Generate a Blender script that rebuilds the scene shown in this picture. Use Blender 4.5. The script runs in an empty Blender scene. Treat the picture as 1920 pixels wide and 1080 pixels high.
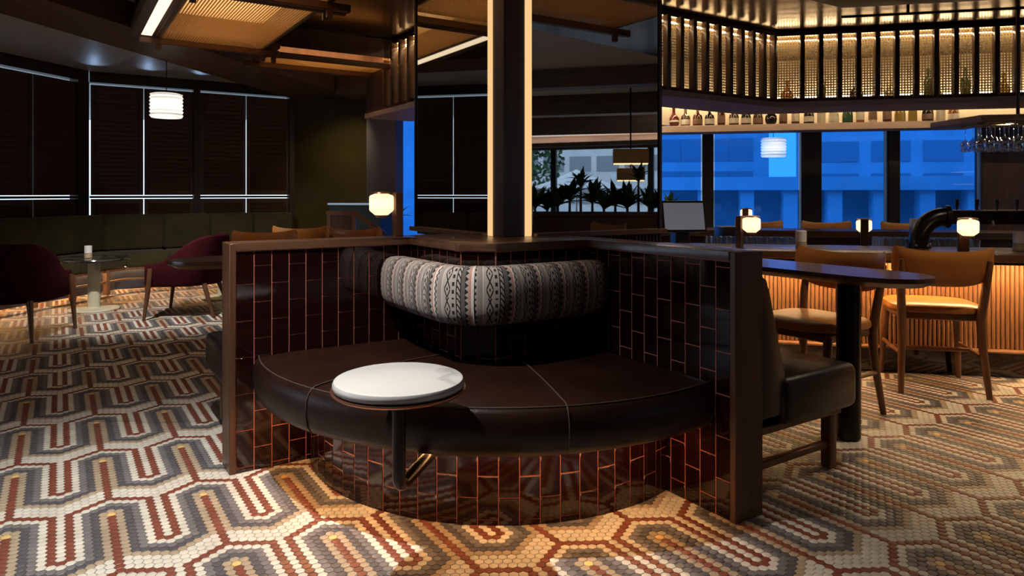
import bpy, bmesh, math, random
import numpy as np
from mathutils import Vector, Matrix

random.seed(7)
SC = bpy.context.scene
C = SC.collection
R = math.radians
PI = math.pi

# ------------------------------------------------------------------ camera
F, CX, YH, HC = 1300.0, 945.0, 362.5, 1.12
cam = bpy.data.cameras.new('camera')
cam.sensor_width = 36.0
cam.lens = F / 1920 * 36
cam.shift_x = (960 - CX) / 1920
cam.shift_y = -(540 - YH) / 1920
cam.clip_start = .05
cam.clip_end = 300
cam_o = bpy.data.objects.new('camera', cam)
cam_o.location = (0, 0, HC)
cam_o.rotation_euler = (PI / 2, 0, 0)
C.objects.link(cam_o)
SC.camera = cam_o

# ------------------------------------------------------------------ world, exposure, big lights
SC.view_settings.view_transform = 'Standard'
SC.view_settings.look = 'None'
SC.view_settings.exposure = 0.0
SC.view_settings.gamma = 1.0
SC.view_settings.use_curve_mapping = False
w = bpy.data.worlds.new('sky')
w.use_nodes = True
w.node_tree.nodes['Background'].inputs[0].default_value = (.62, .80, 1.0, 1)
w.node_tree.nodes['Background'].inputs[1].default_value = 2.3
SC.world = w
SC.cycles.use_denoising = True
SC.cycles.max_bounces = 7
SC.cycles.transparent_max_bounces = 14
SC.cycles.caustics_reflective = False
SC.cycles.caustics_refractive = False
SC.cycles.sample_clamp_indirect = 3.0


def area(name, loc, to, sx, sy, power, col, spread=180):
    l = bpy.data.lights.new(name, 'AREA')
    l.shape = 'RECTANGLE'
    l.size, l.size_y = sx, sy
    l.energy = power
    l.color = col
    l.spread = R(spread)
    o = bpy.data.objects.new(name, l)
    o.location = loc
    o.rotation_euler = (Vector(to) - Vector(loc)).to_track_quat('-Z', 'Y').to_euler()
    C.objects.link(o)
    return o


def spot(name, loc, to, power, col, angle, blend=.5, radius=.03):
    l = bpy.data.lights.new(name, 'SPOT')
    l.energy = power
    l.color = col
    l.spot_size = R(angle)
    l.spot_blend = blend
    l.shadow_soft_size = radius
    o = bpy.data.objects.new(name, l)
    o.location = loc
    o.rotation_euler = (Vector(to) - Vector(loc)).to_track_quat('-Z', 'Y').to_euler()
    C.objects.link(o)
    return o


WHITE = (1, .95, .88)
WARM = (1, .62, .28)
# ceiling spots over the booth and the lounge
spot('ceiling_spot_booth', (-1.05, 2.0, 2.52), (-.92, 1.98, 0), 300, WHITE, 90, .9, .018)
spot('ceiling_spot_lounge', (-3.0, 5.0, 2.25), (-3.1, 7.0, 0), 260, WHITE, 78, .9, .03)
spot('wall_washer', (-2.0, 8.35, 2.3), (-2.15, 9.4, 1.35), 28, (1, .80, .42), 75, .9, .03)
spot('bar_fill_spot', (2.75, 3.0, 2.5), (2.1, 3.6, .6), 85, (1, .82, .60), 78, .9, .03)  # added fill for the chairs and walnut table near the bar
for x_, y_ in ((4.6, .4), (6.4, 1.0), (7.6, -.6)):
    spot('aisle_fill_spot', (x_, y_, 2.1), (x_, y_, 0), 130, WHITE, 110, .8, .03)  # added fills out of view, floor bounce brightens the mirrored ceiling
# daylight leaking over the shutters onto the ceiling
for px_, py_ in ((-4.93, 8.32), (-4.45, 8.63), (-3.97, 8.95)):
    spot('shutter_leak', (px_ + .10, py_ - .15, 2.42), (px_ + .32, py_ - .50, 2.62), 1.6, (.45, .65, 1), 55, .9, .01)
# daylight comes through the window walls: portals guide the sky's light
for nm, loc, to, sx, sy in (('portal_bar_windows', (2.1, 8.48, 1.27), (1.9, 7.5, 1.27), 7.0, 1.95), ('portal_terrace', (9.3, 0, 1.2), (8, 0, 1.2), 7.2, 1.42)):
    area(nm, loc, to, sx, sy, 1, (1, 1, 1)).data.cycles.is_portal = True

# ------------------------------------------------------------------ geometry helpers


def fl(px, py, z=0.0):
    d = (HC - z) * F / (py - YH)
    return ((px - CX) / F * d, d)


def at(px, py, Y):
    return ((px - CX) / F * Y, Y, HC - (py - YH) * Y / F)


A = .04699 + PI / 6            # booth direction (same as the tile lattice)
U = Vector((math.cos(A), math.sin(A), 0))
V = Vector((-math.sin(A), math.cos(A), 0))
C0 = Vector((.0524, 3.488, 0))  # inner corner of the booth walls
WA = A - PI / 4                # direction of the bar front


def uv(u, v, z=0):
    p = C0 + U * u + V * v
    return Vector((p.x, p.y, z))


class MB:
    def __init__(s):
        s.bm = bmesh.new()
        s.uvl = None

    def _bev(s, verts, bev, seg=2):
        if bev <= 0:
            return
        es = {e for v in verts for e in v.link_edges}
        bmesh.ops.bevel(s.bm, geom=list(es), offset=bev, segments=seg, profile=.5, affect='EDGES', clamp_overlap=True)

    def box(s, c, size, rz=0, bev=0, seg=2, rx=0, ry=0):
        m = Matrix.Translation(c) @ Matrix.Rotation(rz, 4, 'Z') @ Matrix.Rotation(ry, 4, 'Y') @ Matrix.Rotation(rx, 4, 'X') @ Matrix.Diagonal((*size, 1))
        r = bmesh.ops.create_cube(s.bm, size=1, matrix=m)
        s._bev(r['verts'], bev, seg)
        return s

    def b2(s, x0, x1, y0, y1, z0, z1, bev=0, seg=2):
        return s.box(((x0 + x1) / 2, (y0 + y1) / 2, (z0 + z1) / 2), (abs(x1 - x0), abs(y1 - y0), abs(z1 - z0)), 0, bev, seg)

    def prism(s, poly, z0, z1, bev=0, seg=2):
        a = sum(poly[i][0] * poly[(i + 1) % len(poly)][1] - poly[(i + 1) % len(poly)][0] * poly[i][1] for i in range(len(poly)))
        if a < 0:
            poly = poly[::-1]
        lo = [s.bm.verts.new((p[0], p[1], z0)) for p in poly]
        hi = [s.bm.verts.new((p[0], p[1], z1)) for p in poly]
        n = len(poly)
        s.bm.faces.new(hi)
        s.bm.faces.new(lo[::-1])
        for i in range(n):
            s.bm.faces.new((lo[i], lo[(i + 1) % n], hi[(i + 1) % n], hi[i]))
        s._bev(lo + hi, bev, seg)
        return s

    def lathe(s, prof, n=24, c=(0, 0, 0), cap=True):
        rings = []
        for r, z in prof:
            rings.append([s.bm.verts.new((c[0] + r * math.cos(2 * PI * i / n), c[1] + r * math.sin(2 * PI * i / n), c[2] + z)) for i in range(n)])
        for a, b in zip(rings, rings[1:]):
            for i in range(n):
                s.bm.faces.new((a[i], a[(i + 1) % n], b[(i + 1) % n], b[i]))
        if cap:
            s.bm.faces.new(rings[0][::-1])
            s.bm.faces.new(rings[-1])
        return s

    def cyl(s, c, r, z0, z1, n=20, r1=None, bev=0):
        r1 = r if r1 is None else r1
        if bev:
            return s.lathe([(r - bev, z0), (r, z0 + bev), (r1, z1 - bev), (r1 - bev, z1)], n, (c[0], c[1], 0))
        return s.lathe([(r, z0), (r1, z1)], n, (c[0], c[1], 0))

    def tube(s, pts, r, n=10, closed=False, sq=None):
        pts = [Vector(p) for p in pts]
        N = len(pts)
        rr = r if isinstance(r, (list, tuple)) else [r] * N
        rings = []
        up = None
        for i, p in enumerate(pts):
            if closed:
                t = (pts[(i + 1) % N] - pts[i - 1]).normalized()
            else:
                t = (pts[min(i + 1, N - 1)] - pts[max(i - 1, 0)]).normalized()
            if up is None:
                up = Vector((0, 0, 1)) if abs(t.z) < .9 else Vector((1, 0, 0))
            sd = t.cross(up).normalized()
            up = sd.cross(t).normalized()
            ring = []
            for k in range(n):
                an = 2 * PI * (k + .5) / n
                ring.append(s.bm.verts.new(p + sd * (math.cos(an) * rr[i] * (sq or 1)) + up * (math.sin(an) * rr[i])))
            rings.append(ring)
        pairs = list(zip(rings, rings[1:])) + ([(rings[-1], rings[0])] if closed else [])
        for a, b in pairs:
            for k in range(n):
                s.bm.faces.new((a[k], a[(k + 1) % n], b[(k + 1) % n], b[k]))
        if not closed:
            s.bm.faces.new(rings[0][::-1])
            s.bm.faces.new(rings[-1])
        return s

    def grid(s, pts, closed_u=False, closed_v=False):
        vs = [[s.bm.verts.new(p) for p in row] for row in pts]
        n, m = len(vs), len(vs[0])
        for i in range(n if closed_u else n - 1):
            for j in range(m if closed_v else m - 1):
                try:
                    s.bm.faces.new((vs[i][j], vs[(i + 1) % n][j], vs[(i + 1) % n][(j + 1) % m], vs[i][(j + 1) % m]))
                except ValueError:
                    pass
        return vs

    def quad(s, a, b, c, d):
        s.bm.faces.new([s.bm.verts.new(p) for p in (a, b, c, d)])
        return s

    def mesh(s, name, mat, smooth=True):
        bmesh.ops.recalc_face_normals(s.bm, faces=s.bm.faces)
        me = bpy.data.meshes.new(name)
        s.bm.to_mesh(me)
        s.bm.free()
        if mat:
            me.materials.append(mat)
        if smooth:
            me.polygons.foreach_set('use_smooth', [True] * len(me.polygons))
            me.set_sharp_from_angle(angle=R(38))
        return me

    def build(s, name, mat, parent=None, smooth=True):
        o = bpy.data.objects.new(name, s.mesh(name, mat, smooth))
        C.objects.link(o)
        if parent:
            o.parent = parent
        return o


def tag(o, label=None, cat=None, group=None, kind=None):
    if label:
        o['label'] = label
    if cat:
        o['category'] = cat
    if group:
        o['group'] = group
    if kind:
        o['kind'] = kind
    return o


def thing(name, label, cat, loc=(0, 0, 0), rz=0, group=None, kind=None):
    o = bpy.data.objects.new(name, None)
    o.empty_display_size = .1
    C.objects.link(o)
    o.location = loc
    o.rotation_euler = (0, 0, rz)
    return tag(o, label, cat, group, kind)


def put(o, loc, rz=0):
    o.location = loc
    o.rotation_euler = (0, 0, rz)
    return o


def inst(name, me, parent, loc=(0, 0, 0), rz=0, scale=None):
    o = bpy.data.objects.new(name, me)
    C.objects.link(o)
    o.parent = parent
    o.location = loc
    o.rotation_euler = (0, 0, rz)
    if scale:
        o.scale = scale
    return o


def copy_tree(o, parent=None):
    c = o.copy()
    C.objects.link(c)
    c.parent = parent
    for ch in KIDS.get(o.name, o.children):
        copy_tree(ch, c)
    return c


KIDS = {}


def dup(o, loc, rz, label, group=None):
    c = copy_tree(o)
    c.location = loc
    c.rotation_euler = (0, 0, rz)
    c['label'] = label
    if group:
        c['group'] = group
    return c


# ------------------------------------------------------------------ materials
MATS = {}


def pm(name, col, rough=.5, metal=0, spec=.5, coat=0, sheen=0, emit=None, estr=0, trans=0, alpha=None, ior=None):
    m = bpy.data.materials.new(name)
    m.use_nodes = True
    b = m.node_tree.nodes['Principled BSDF']
    b.inputs['Base Color'].default_value = (*col, 1)
    b.inputs['Roughness'].default_value = rough
    b.inputs['Metallic'].default_value = metal
    b.inputs['Specular IOR Level'].default_value = spec
    b.inputs['Coat Weight'].default_value = coat
    b.inputs['Coat Roughness'].default_value = .08
    b.inputs['Sheen Weight'].default_value = sheen
    b.inputs['Transmission Weight'].default_value = trans
    if ior:
        b.inputs['IOR'].default_value = ior
    if emit:
        b.inputs['Emission Color'].default_value = (*emit, 1)
        b.inputs['Emission Strength'].default_value = estr
    MATS[name] = m
    return m


def bs(m):
    return m.node_tree.nodes['Principled BSDF']


class X:
    """small expression builder for shader math"""
    nt = None

    def __init__(s, sock):
        s.s = sock

    @staticmethod
    def op(o, *a):
        n = X.nt.nodes.new('ShaderNodeMath')
        n.operation = o
        for i, v in enumerate(a):
            if isinstance(v, X):
                X.nt.links.new(v.s, n.inputs[i])
            else:
                n.inputs[i].default_value = v
        return X(n.outputs[0])

    def __add__(s, o): return X.op('ADD', s, o)
    def __radd__(s, o): return X.op('ADD', o, s)
    def __sub__(s, o): return X.op('SUBTRACT', s, o)
    def __rsub__(s, o): return X.op('SUBTRACT', o, s)
    def __mul__(s, o): return X.op('MULTIPLY', s, o)
    def __rmul__(s, o): return X.op('MULTIPLY', o, s)
    def __truediv__(s, o): return X.op('DIVIDE', s, o)
    def gt(s, o): return X.op('GREATER_THAN', s, o)
    def lt(s, o): return X.op('LESS_THAN', s, o)
    def fr(s): return X.op('FRACT', s)
    def ab(s): return X.op('ABSOLUTE', s)
    def mx(s, o): return X.op('MAXIMUM', s, o)
    def mn(s, o): return X.op('MINIMUM', s, o)
    def sin(s): return X.op('SINE', s)
    def band(s, a, b): return X.op('MULTIPLY', s.gt(a), s.lt(b))


def coords(m, kind='Object'):
    nt = m.node_tree
    X.nt = nt
    t = nt.nodes.new('ShaderNodeTexCoord')
    sx = nt.nodes.new('ShaderNodeSeparateXYZ')
    nt.links.new(t.outputs[kind], sx.inputs[0])
    return X(sx.outputs[0]), X(sx.outputs[1]), X(sx.outputs[2]), t.outputs[kind]


def ramp(m, fac, cols):
    n = m.node_tree.nodes.new('ShaderNodeValToRGB')
    e = n.color_ramp.elements
    while len(e) < len(cols):
        e.new(.5)
    for i, (p, c) in enumerate(cols):
        e[i].position = p
        e[i].color = (*c, 1)
    m.node_tree.links.new(fac, n.inputs[0])
    return n.outputs[0]


def noise(m, vec, scale, detail=4, stretch=None, rough=.5):
    nt = m.node_tree
    if stretch:
        mp = nt.nodes.new('ShaderNodeMapping')
        mp.inputs['Scale'].default_value = stretch
        nt.links.new(vec, mp.inputs[0])
        vec = mp.outputs[0]
    n = nt.nodes.new('ShaderNodeTexNoise')
    n.inputs['Scale'].default_value = scale
    n.inputs['Detail'].default_value = detail
    n.inputs['Roughness'].default_value = rough
    nt.links.new(vec, n.inputs['Vector'])
    return n.outputs['Fac']


def bump(m, h, strength=.2, dist=.01):
    nt = m.node_tree
    b = nt.nodes.new('ShaderNodeBump')
    b.inputs['Strength'].default_value = strength
    b.inputs['Distance'].default_value = dist
    nt.links.new(h, b.inputs['Height'])
    nt.links.new(b.outputs[0], bs(m).inputs['Normal'])


def vary(m, c0, c1, scale=6, stretch=None, detail=4, b=0, bscale=None, lo=.3, hi=.7):
    x, y, z, vec = coords(m)
    f = noise(m, vec, scale, detail, stretch)
    m.node_tree.links.new(ramp(m, f, [(lo, c0), (hi, c1)]), bs(m).inputs['Base Color'])
    if b:
        h = f if bscale is None else noise(m, vec, bscale, 3)
        bump(m, h, b)
    return m


def wood(name, c0, c1, axis=2, rough=.38, coat=.0, sc=14):
    m = pm(name, c0, rough, coat=coat)
    st = [sc, sc, sc]
    st[axis] = sc * .06
    return vary(m, c0, c1, 1.6, st, 6, .06)


walnut_z = wood('walnut upright', (.062, .026, .012), (.135, .058, .027), 2)
walnut_x = wood('walnut lengthwise', (.085, .034, .014), (.17, .075, .034), 0)
walnut_top = wood('walnut top', (.080, .035, .018), (.155, .072, .037), 0, .33, .25)
walnut_dark = wood('dark walnut', (.035, .013, .007), (.075, .030, .015), 2)
oak_slat = wood('oak slat', (.22, .10, .042), (.36, .18, .08), 2, .45)
beam_wood = wood('beam wood', (.075, .035, .018), (.15, .073, .038), 1, .5)
chair_wood = wood('chair wood', (.10, .040, .016), (.19, .08, .034), 2, .35)
pale_wood = wood('pale soffit wood', (.52, .37, .30), (.64, .48, .40), 0, .5)

tile_m = pm('oxblood glazed tile', (.018, .003, .003), .07, spec=.6)
x, y, z, vec = coords(tile_m)
f = noise(tile_m, vec, 9, 2)
tile_m.node_tree.links.new(ramp(tile_m, f, [(.3, (.006, .0012, .0012)), (.75, (.022, .004, .003))]), bs(tile_m).inputs['Base Color'])
bump(tile_m, noise(tile_m, vec, 22, 1), .05, .003)
grout_red = pm('terracotta grout', (.46, .15, .12), .85)
vary(grout_red, (.40, .12, .095), (.52, .18, .14), 20)

leather = pm('dark brown leather', (.022, .010, .007), .36, spec=.28)
vary(leather, (.011, .0036, .0020), (.021, .0075, .0042), 5, None, 5, .10, 140)
leather_black = pm('black leather', (.012, .010, .011), .34)
vary(leather_black, (.007, .0035, .0028), (.014, .0075, .0060), 5, None, 5, .12, 120)
tan = pm('tan leather', (.42, .155, .030), .33)
vary(tan, (.36, .125, .022), (.46, .18, .04), 7, None, 4, .05, 90)
burgundy = pm('burgundy velvet', (.045, .008, .014), .9, spec=.08)
vary(burgundy, (.026, .0028, .0052), (.045, .0055, .0095), 5)
green_velvet = pm('olive velvet', (.045, .045, .012), .85, sheen=.12)
vary(green_velvet, (.042, .034, .008), (.066, .053, .014), 4)
thread = pm('stitching', (.045, .026, .018), .7)
marble = pm('white marble', (.78, .78, .77), .22, spec=.5)
x, y, z, vec = coords(marble)
nf = X(noise(marble, vec, 2.2, 6))
vein = ((nf - .5).ab() * 22).mn(1.0)
nf2 = X(noise(marble, vec, 5, 5))
vn2 = ((nf2 - .47).ab() * 60).mn(1.0) * .08 + .92
mixv = vein * .22 + .78
marble.node_tree.links.new(ramp(marble, (mixv * vn2).s, [(.70, (.36, .36, .37)), (.95, (.60, .60, .59))]), bs(marble).inputs['Base Color'])
dark_marble = pm('dark marble', (.05, .045, .04), .12)
vary(dark_marble, (.02, .018, .016), (.22, .20, .18), 7, None, 6, lo=.45, hi=.75)
copper = pm('copper', (.62, .30, .20), .3, 1)
black_metal = pm('black metal', (.030, .026, .023), .27, .8)
brass = pm('brass', (.62, .38, .14), .3, 1)
bronze = pm('bronze ceiling', (.20, .115, .05), .22, .9)
vary(bronze, (.13, .072, .030), (.18, .104, .046), 3)
mirror = pm('dark mirror', (.50, .485, .46), .012, 1)
cream = pm('cream enamel', (.62, .60, .44), .5)
vary(cream, (.58, .56, .41), (.66, .63, .47), 8)
steel = pm('steel', (.55, .55, .56), .25, 1)
plaster = pm('ceiling plaster', (.70, .68, .66), .5)
vary(plaster, (.68, .66, .64), (.72, .70, .68), 2)
dark_wall = pm('dark brown wall', (.022, .015, .009), .5)
vary(dark_wall, (.016, .011, .006), (.03, .02, .012), 3)
olive_wall = pm('olive lacquer wall', (.075, .055, .018), .28)
vary(olive_wall, (.06, .043, .013), (.09, .067, .024), 2)
lilac_wall = pm('grey lilac wall', (.12, .11, .15), .6)
vary(lilac_wall, (.11, .10, .135), (.13, .12, .165), 2)
shutter_wood = wood('shutter wood', (.048, .021, .010), (.085, .038, .018), 0, .5)
frame_dark = pm('dark window frame', (.012, .012, .016), .4)
vary(frame_dark, (.010, .010, .013), (.015, .015, .02), 8)
porcelain = pm('candle holder', (.72, .70, .70), .5)
stoneware = pm('stone base', (.42, .33, .22), .6)
vary(stoneware, (.38, .30, .19), (.46, .36, .25), 20)
leaf_m = pm('leaf', (.035, .10, .025), .45)
vary(leaf_m, (.02, .06, .015), (.06, .14, .035), 5)
soil = pm('soil', (.03, .02, .012), .9)
screen_m = pm('monitor screen', (.30, .31, .33), .25, emit=(.80, .86, 1), estr=.10)  # weak emission stands in for the reflection on the switched-off screen
plastic_black = pm('black plastic', (.012, .012, .013), .4)
plastic_white = pm('white plastic', (.7, .7, .7), .4)


def emis(name, col, s):
    m = bpy.data.materials.new(name)
    m.use_nodes = True
    nt = m.node_tree
    nt.nodes.clear()
    e = nt.nodes.new('ShaderNodeEmission')
    e.inputs[0].default_value = (*col, 1)
    e.inputs[1].default_value = s
    o = nt.nodes.new('ShaderNodeOutputMaterial')
    nt.links.new(e.outputs[0], o.inputs[0])
    return m


strip_lit = emis('lit strip', (1, .60, .27), 1.0)
led_warm = emis('warm led', (1, .50, .19), 72)
led_canopy = emis('canopy led', (1, .74, .40), 55)
led_shelf = emis('shelf led', (1, .80, .52), 24)
bulb_m = emis('lamp bulb', (1, .80, .52), 45)


def frosted(name, col, tr):
    m = bpy.data.materials.new(name)
    m.use_nodes = True
    nt = m.node_tree
    nt.nodes.clear()
    a = nt.nodes.new('ShaderNodeBsdfDiffuse')
    b = nt.nodes.new('ShaderNodeBsdfTranslucent')
    a.inputs[0].default_value = (*col, 1)
    b.inputs[0].default_value = (*col, 1)
    mx = nt.nodes.new('ShaderNodeMixShader')
    mx.inputs[0].default_value = tr
    o = nt.nodes.new('ShaderNodeOutputMaterial')
    nt.links.new(a.outputs[0], mx.inputs[1])
    nt.links.new(b.outputs[0], mx.inputs[2])
    nt.links.new(mx.outputs[0], o.inputs[0])
    return m


frost_warm = frosted('frosted glass', (.92, .80, .62), .6)
paper = frosted('pleated paper', (.92, .92, .88), .55)
lamp_glow = emis('lantern glow', (1, .66, .32), 3)


def glass_sheet(name, tint, gloss=.06, rough=.02):
    m = bpy.data.materials.new(name)
    m.use_nodes = True
    nt = m.node_tree
    nt.nodes.clear()
    t = nt.nodes.new('ShaderNodeBsdfTransparent')
    t.inputs[0].default_value = (*tint, 1)
    g = nt.nodes.new('ShaderNodeBsdfGlossy')
    g.inputs['Roughness'].default_value = rough
    mx = nt.nodes.new('ShaderNodeMixShader')
    mx.inputs[0].default_value = gloss
    o = nt.nodes.new('ShaderNodeOutputMaterial')
    nt.links.new(t.outputs[0], mx.inputs[1])
    nt.links.new(g.outputs[0], mx.inputs[2])
    nt.links.new(mx.outputs[0], o.inputs[0])
    return m


film = glass_sheet('blue roller shade', (.20, .56, 1.0), .02)
clear_pane = glass_sheet('clear pane', (.85, .9, .95), .05)
drink_glass = glass_sheet('drinking glass', (.93, .95, .97), .32, .08)


def cane(name, period, hole, col):
    """woven cane: a thin sheet with square holes"""
    m = pm(name, col, .55)
    x, y, z, vec = coords(m, 'UV')
    hx = ((x / period).fr() - .5).ab().lt(hole / 2)
    hy = ((y / period).fr() - .5).ab().lt(hole / 2)
    nt = m.node_tree
    t = nt.nodes.new('ShaderNodeBsdfTransparent')
    mx = nt.nodes.new('ShaderNodeMixShader')
    nt.links.new((hx * hy).s, mx.inputs[0])
    b = bs(m)
    tr = nt.nodes.new('ShaderNodeBsdfTranslucent')
    tr.inputs[0].default_value = (*col, 1)
    m2 = nt.nodes.new('ShaderNodeMixShader')
    m2.inputs[0].default_value = .22
    nt.links.new(b.outputs[0], m2.inputs[1])
    nt.links.new(tr.outputs[0], m2.inputs[2])
    nt.links.new(m2.outputs[0], mx.inputs[1])
    nt.links.new(t.outputs[0], mx.inputs[2])
    nt.links.new(mx.outputs[0], nt.nodes['Material Output'].inputs[0])
    return m


cane_m = cane('woven cane', .023, .56, (.40, .26, .12))
cane_dense = cane('dense woven cane', .020, .46, (.55, .36, .16))


def sheet(name, mat, parent, o, ex, ey, w_, h_):
    """flat rectangle with UVs in metres: origin o, unit vectors ex, ey"""
    me = bpy.data.meshes.new(name)
    o, ex, ey = Vector(o), Vector(ex), Vector(ey)
    me.from_pydata([o, o + ex * w_, o + ex * w_ + ey * h_, o + ey * h_], [], [(0, 1, 2, 3)])
    ul = me.uv_layers.new(name='UVMap')
    for l, c in zip(ul.data, ((0, 0), (w_, 0), (w_, h_), (0, h_))):
        l.uv = c
    me.materials.append(mat)
    ob = bpy.data.objects.new(name, me)
    C.objects.link(ob)
    ob.parent = parent
    return ob


# ================================================================== FLOOR
S, TX, TY, TH = .0287607, -1.11994, 2.58298, .04699
tile_cols = {'white': (.70, .67, .59), 'red': (.215, .064, .040), 'mid': (.185, .176, .182), 'dark': (.10, .096, .108),
             'beige': (.43, .345, .245), 'yellow': (.80, .55, .20)}
tmats = []
for k, c in tile_cols.items():
    m = pm('floor tile ' + k, c, .42)
    vary(m, tuple(v * .86 for v in c), tuple(min(1, v * 1.12) for v in c), 9, None, 2)
    tmats.append(m)
floor_grout = pm('floor grout', (.20, .175, .15), .9)
vary(floor_grout, (.15, .13, .11), (.25, .22, .19), 30)

mb = MB()
mb.b2(-9, 12, -4, 14, -.05, -.0022)
floor = mb.build('floor', floor_grout, smooth=False)
tag(floor, 'hexagon mosaic tile floor with meander pattern in white, red, grey and beige', 'floor', kind='structure')

qq, rr = np.meshgrid(np.arange(-420, 420), np.arange(-330, 90))
qq = qq.ravel()
rr = rr.ravel()
lx = S * (qq + .5 * rr)
ly = -S * .8660254 * rr
wx = math.cos(TH) * lx - math.sin(TH) * ly + TX
wy = math.sin(TH) * lx + math.cos(TH) * ly + TY
ppx = CX + F * wx / np.maximum(wy, .01)
keep = (wy > 1.35) & (wy < 9.6) & (ppx > -330) & (ppx < 2330)
# parts that other things hide completely
du = (wx - C0.x) * U.x + (wy - C0.y) * U.y
dv = (wx - C0.x) * V.x + (wy - C0.y) * V.y
keep &= ~((du > -.95) & (du < .9) & (dv > -.95) & (dv < .9) & ((du + .226) ** 2 + (dv + .226) ** 2 < .70))
qq, rr, wx, wy, ppx = qq[keep], rr[keep], wx[keep], wy[keep], ppx[keep]

WHT, RED, MID, DRK, BEI, YEL = range(6)
Bc = np.array([RED, BEI, DRK, MID, WHT, RED])
Ac = np.array([WHT, RED, WHT, MID, DRK, BEI])
colr = np.full(len(qq), WHT)
fb = np.floor(qq / 12).astype(int)
for dn in (0, 1):
    n = fb + dn
    dq = qq - 12 * n
    r1 = rr + 6 * n
    m0 = np.floor(r1 / 20).astype(int)
    for dm in (-1, 0, 1):
        r2 = r1 - 20 * (m0 + dm)
        lo = np.where(dq >= 0, r2, r2 - np.abs(dq))
        hi = np.where(dq >= 0, r2 + dq, r2)
        d = np.abs(dq) + np.maximum(0, -hi) + np.maximum(0, lo - 15)
        beyond = np.where(dq > 0, (r2 - 6) - (6 - dq) > 0, (r2 - 12) > 0)
        ok = (d <= 5) & np.where(dq == 0, r2 <= 15, ~beyond)
        colr[ok] = Bc[d[ok]]
        colr[(dq == 0) & (r2 == 0)] = YEL
for dn in (-1, 0, 1):
    n = fb + dn
    dq = qq - 12 * n - 6
    r1 = rr + 6 * n - 6
    m0 = np.floor(r1 / 20).astype(int)
    for dm in (-1, 0, 1):
        r2 = r1 - 20 * (m0 + dm)
        lo = np.where(dq >= 0, r2, r2 - np.abs(dq))
        d = np.abs(dq) + lo
        ok = (np.abs(dq) <= 5) & (lo > 0) & (d <= 5)
        colr[ok] = Ac[d[ok]]

ppy = YH + F * HC / wy
score = np.where((ppx > 4) & (ppx < 1916) & (ppy < 1076), wy, 99)
order = np.argsort(score)
single = np.zeros(len(qq), bool)
single[order[:300]] = True

ang = TH + PI / 6 + np.arange(6) * PI / 3
HR = S / math.sqrt(3)


def hexring(r, z):
    return np.stack([r * np.cos(ang), r * np.sin(ang), np.full(6, z)], 1)


near_tpl = np.concatenate([hexring(HR * .935, -.0025), hexring(HR * .925, -.0006), hexring(HR * .86, 0)])
near_f = [[12, 13, 14, 15, 16, 17]]
for a in (0, 6):
    near_f += [[a + i, a + (i + 1) % 6, a + 6 + (i + 1) % 6, a + 6 + i] for i in range(6)]
far_tpl = hexring(HR * .93, 0)


def mass_tiles(sets, name):
    """all remaining tiles as one mesh; sets = [(mask, template, faces)]"""
    VS, LP, TT, MI, nv = [], [], [], [], 0
    for sel, tpl, faces in sets:
        idx = np.where(sel)[0]
        n = len(idx)
        base = np.stack([wx[idx], wy[idx], np.zeros(n)], 1)
        VS.append((base[:, None, :] + tpl[None]).reshape(-1, 3))
        flat = np.concatenate([np.array(f_) for f_ in faces])
        LP.append((flat[None, :] + (nv + np.arange(n) * len(tpl))[:, None]).ravel())
        TT.append(np.tile(np.array([len(f_) for f_ in faces]), n))
        MI.append(np.repeat(colr[idx], len(faces)))
        nv += n * len(tpl)
    vs, loops, tot, mi = (np.concatenate(a) for a in (VS, LP, TT, MI))
    start = np.concatenate([[0], np.cumsum(tot)[:-1]])
    me = bpy.data.meshes.new(name)
    me.vertices.add(len(vs))
    me.vertices.foreach_set('co', vs.ravel())
    me.loops.add(len(loops))
    me.loops.foreach_set('vertex_index', loops.astype(np.int32))
    me.polygons.add(len(tot))
    me.polygons.foreach_set('loop_start', start.astype(np.int32))
    me.polygons.foreach_set('loop_total', tot.astype(np.int32))
    me.polygons.foreach_set('material_index', mi.astype(np.int32))
    for m in tmats:
        me.materials.append(m)
    me.update(calc_edges=True)
    o = bpy.data.objects.new(name, me)
    C.objects.link(o)
    o.parent = floor
    return tag(o, kind='stuff')


mass_tiles([(~single & (wy < 3.4), near_tpl, near_f), (~single & (wy >= 3.4), far_tpl, [[0, 1, 2, 3, 4, 5]])], 'tile_field')
hexme = []
for m in tmats:
    me = bpy.data.meshes.new('hex_tile')
    me.from_pydata([tuple(v_) for v_ in near_tpl], [], near_f)
    me.materials.append(m)
    hexme.append(me)
for i in np.where(single)[0]:
    inst('tile', hexme[colr[i]], floor, (wx[i], wy[i], 0))

# ================================================================== ROOM SHELL
CZ = 2.60
mb = MB()
mb.b2(-9, 12, -4, 14, CZ, CZ + .1)
tag(mb.build('ceiling', plaster, smooth=False), 'pale plaster ceiling of the lounge', 'ceiling', kind='structure')
# bronze part of the ceiling over booth and bar
PA = Vector((-2.74, 5.50, 0))        # far left corner of the first cane ceiling panel


def pa(x_, y_):
    p = PA + U * x_ + V * y_
    return (p.x, p.y)


mb = MB()
mb.prism([pa(.86, -2.9), pa(.86, -.02), pa(2.4, -.02), pa(2.4, 2.2), (2.3, 8.5), (7.2, 7.2), (6.8, 3.9), (2.2, 1.9)], CZ - .02, CZ - .001)
tag(mb.build('ceiling_panel', bronze, smooth=False), 'glossy bronze ceiling panel above the booth and the bar', 'ceiling panel', kind='structure')
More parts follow.
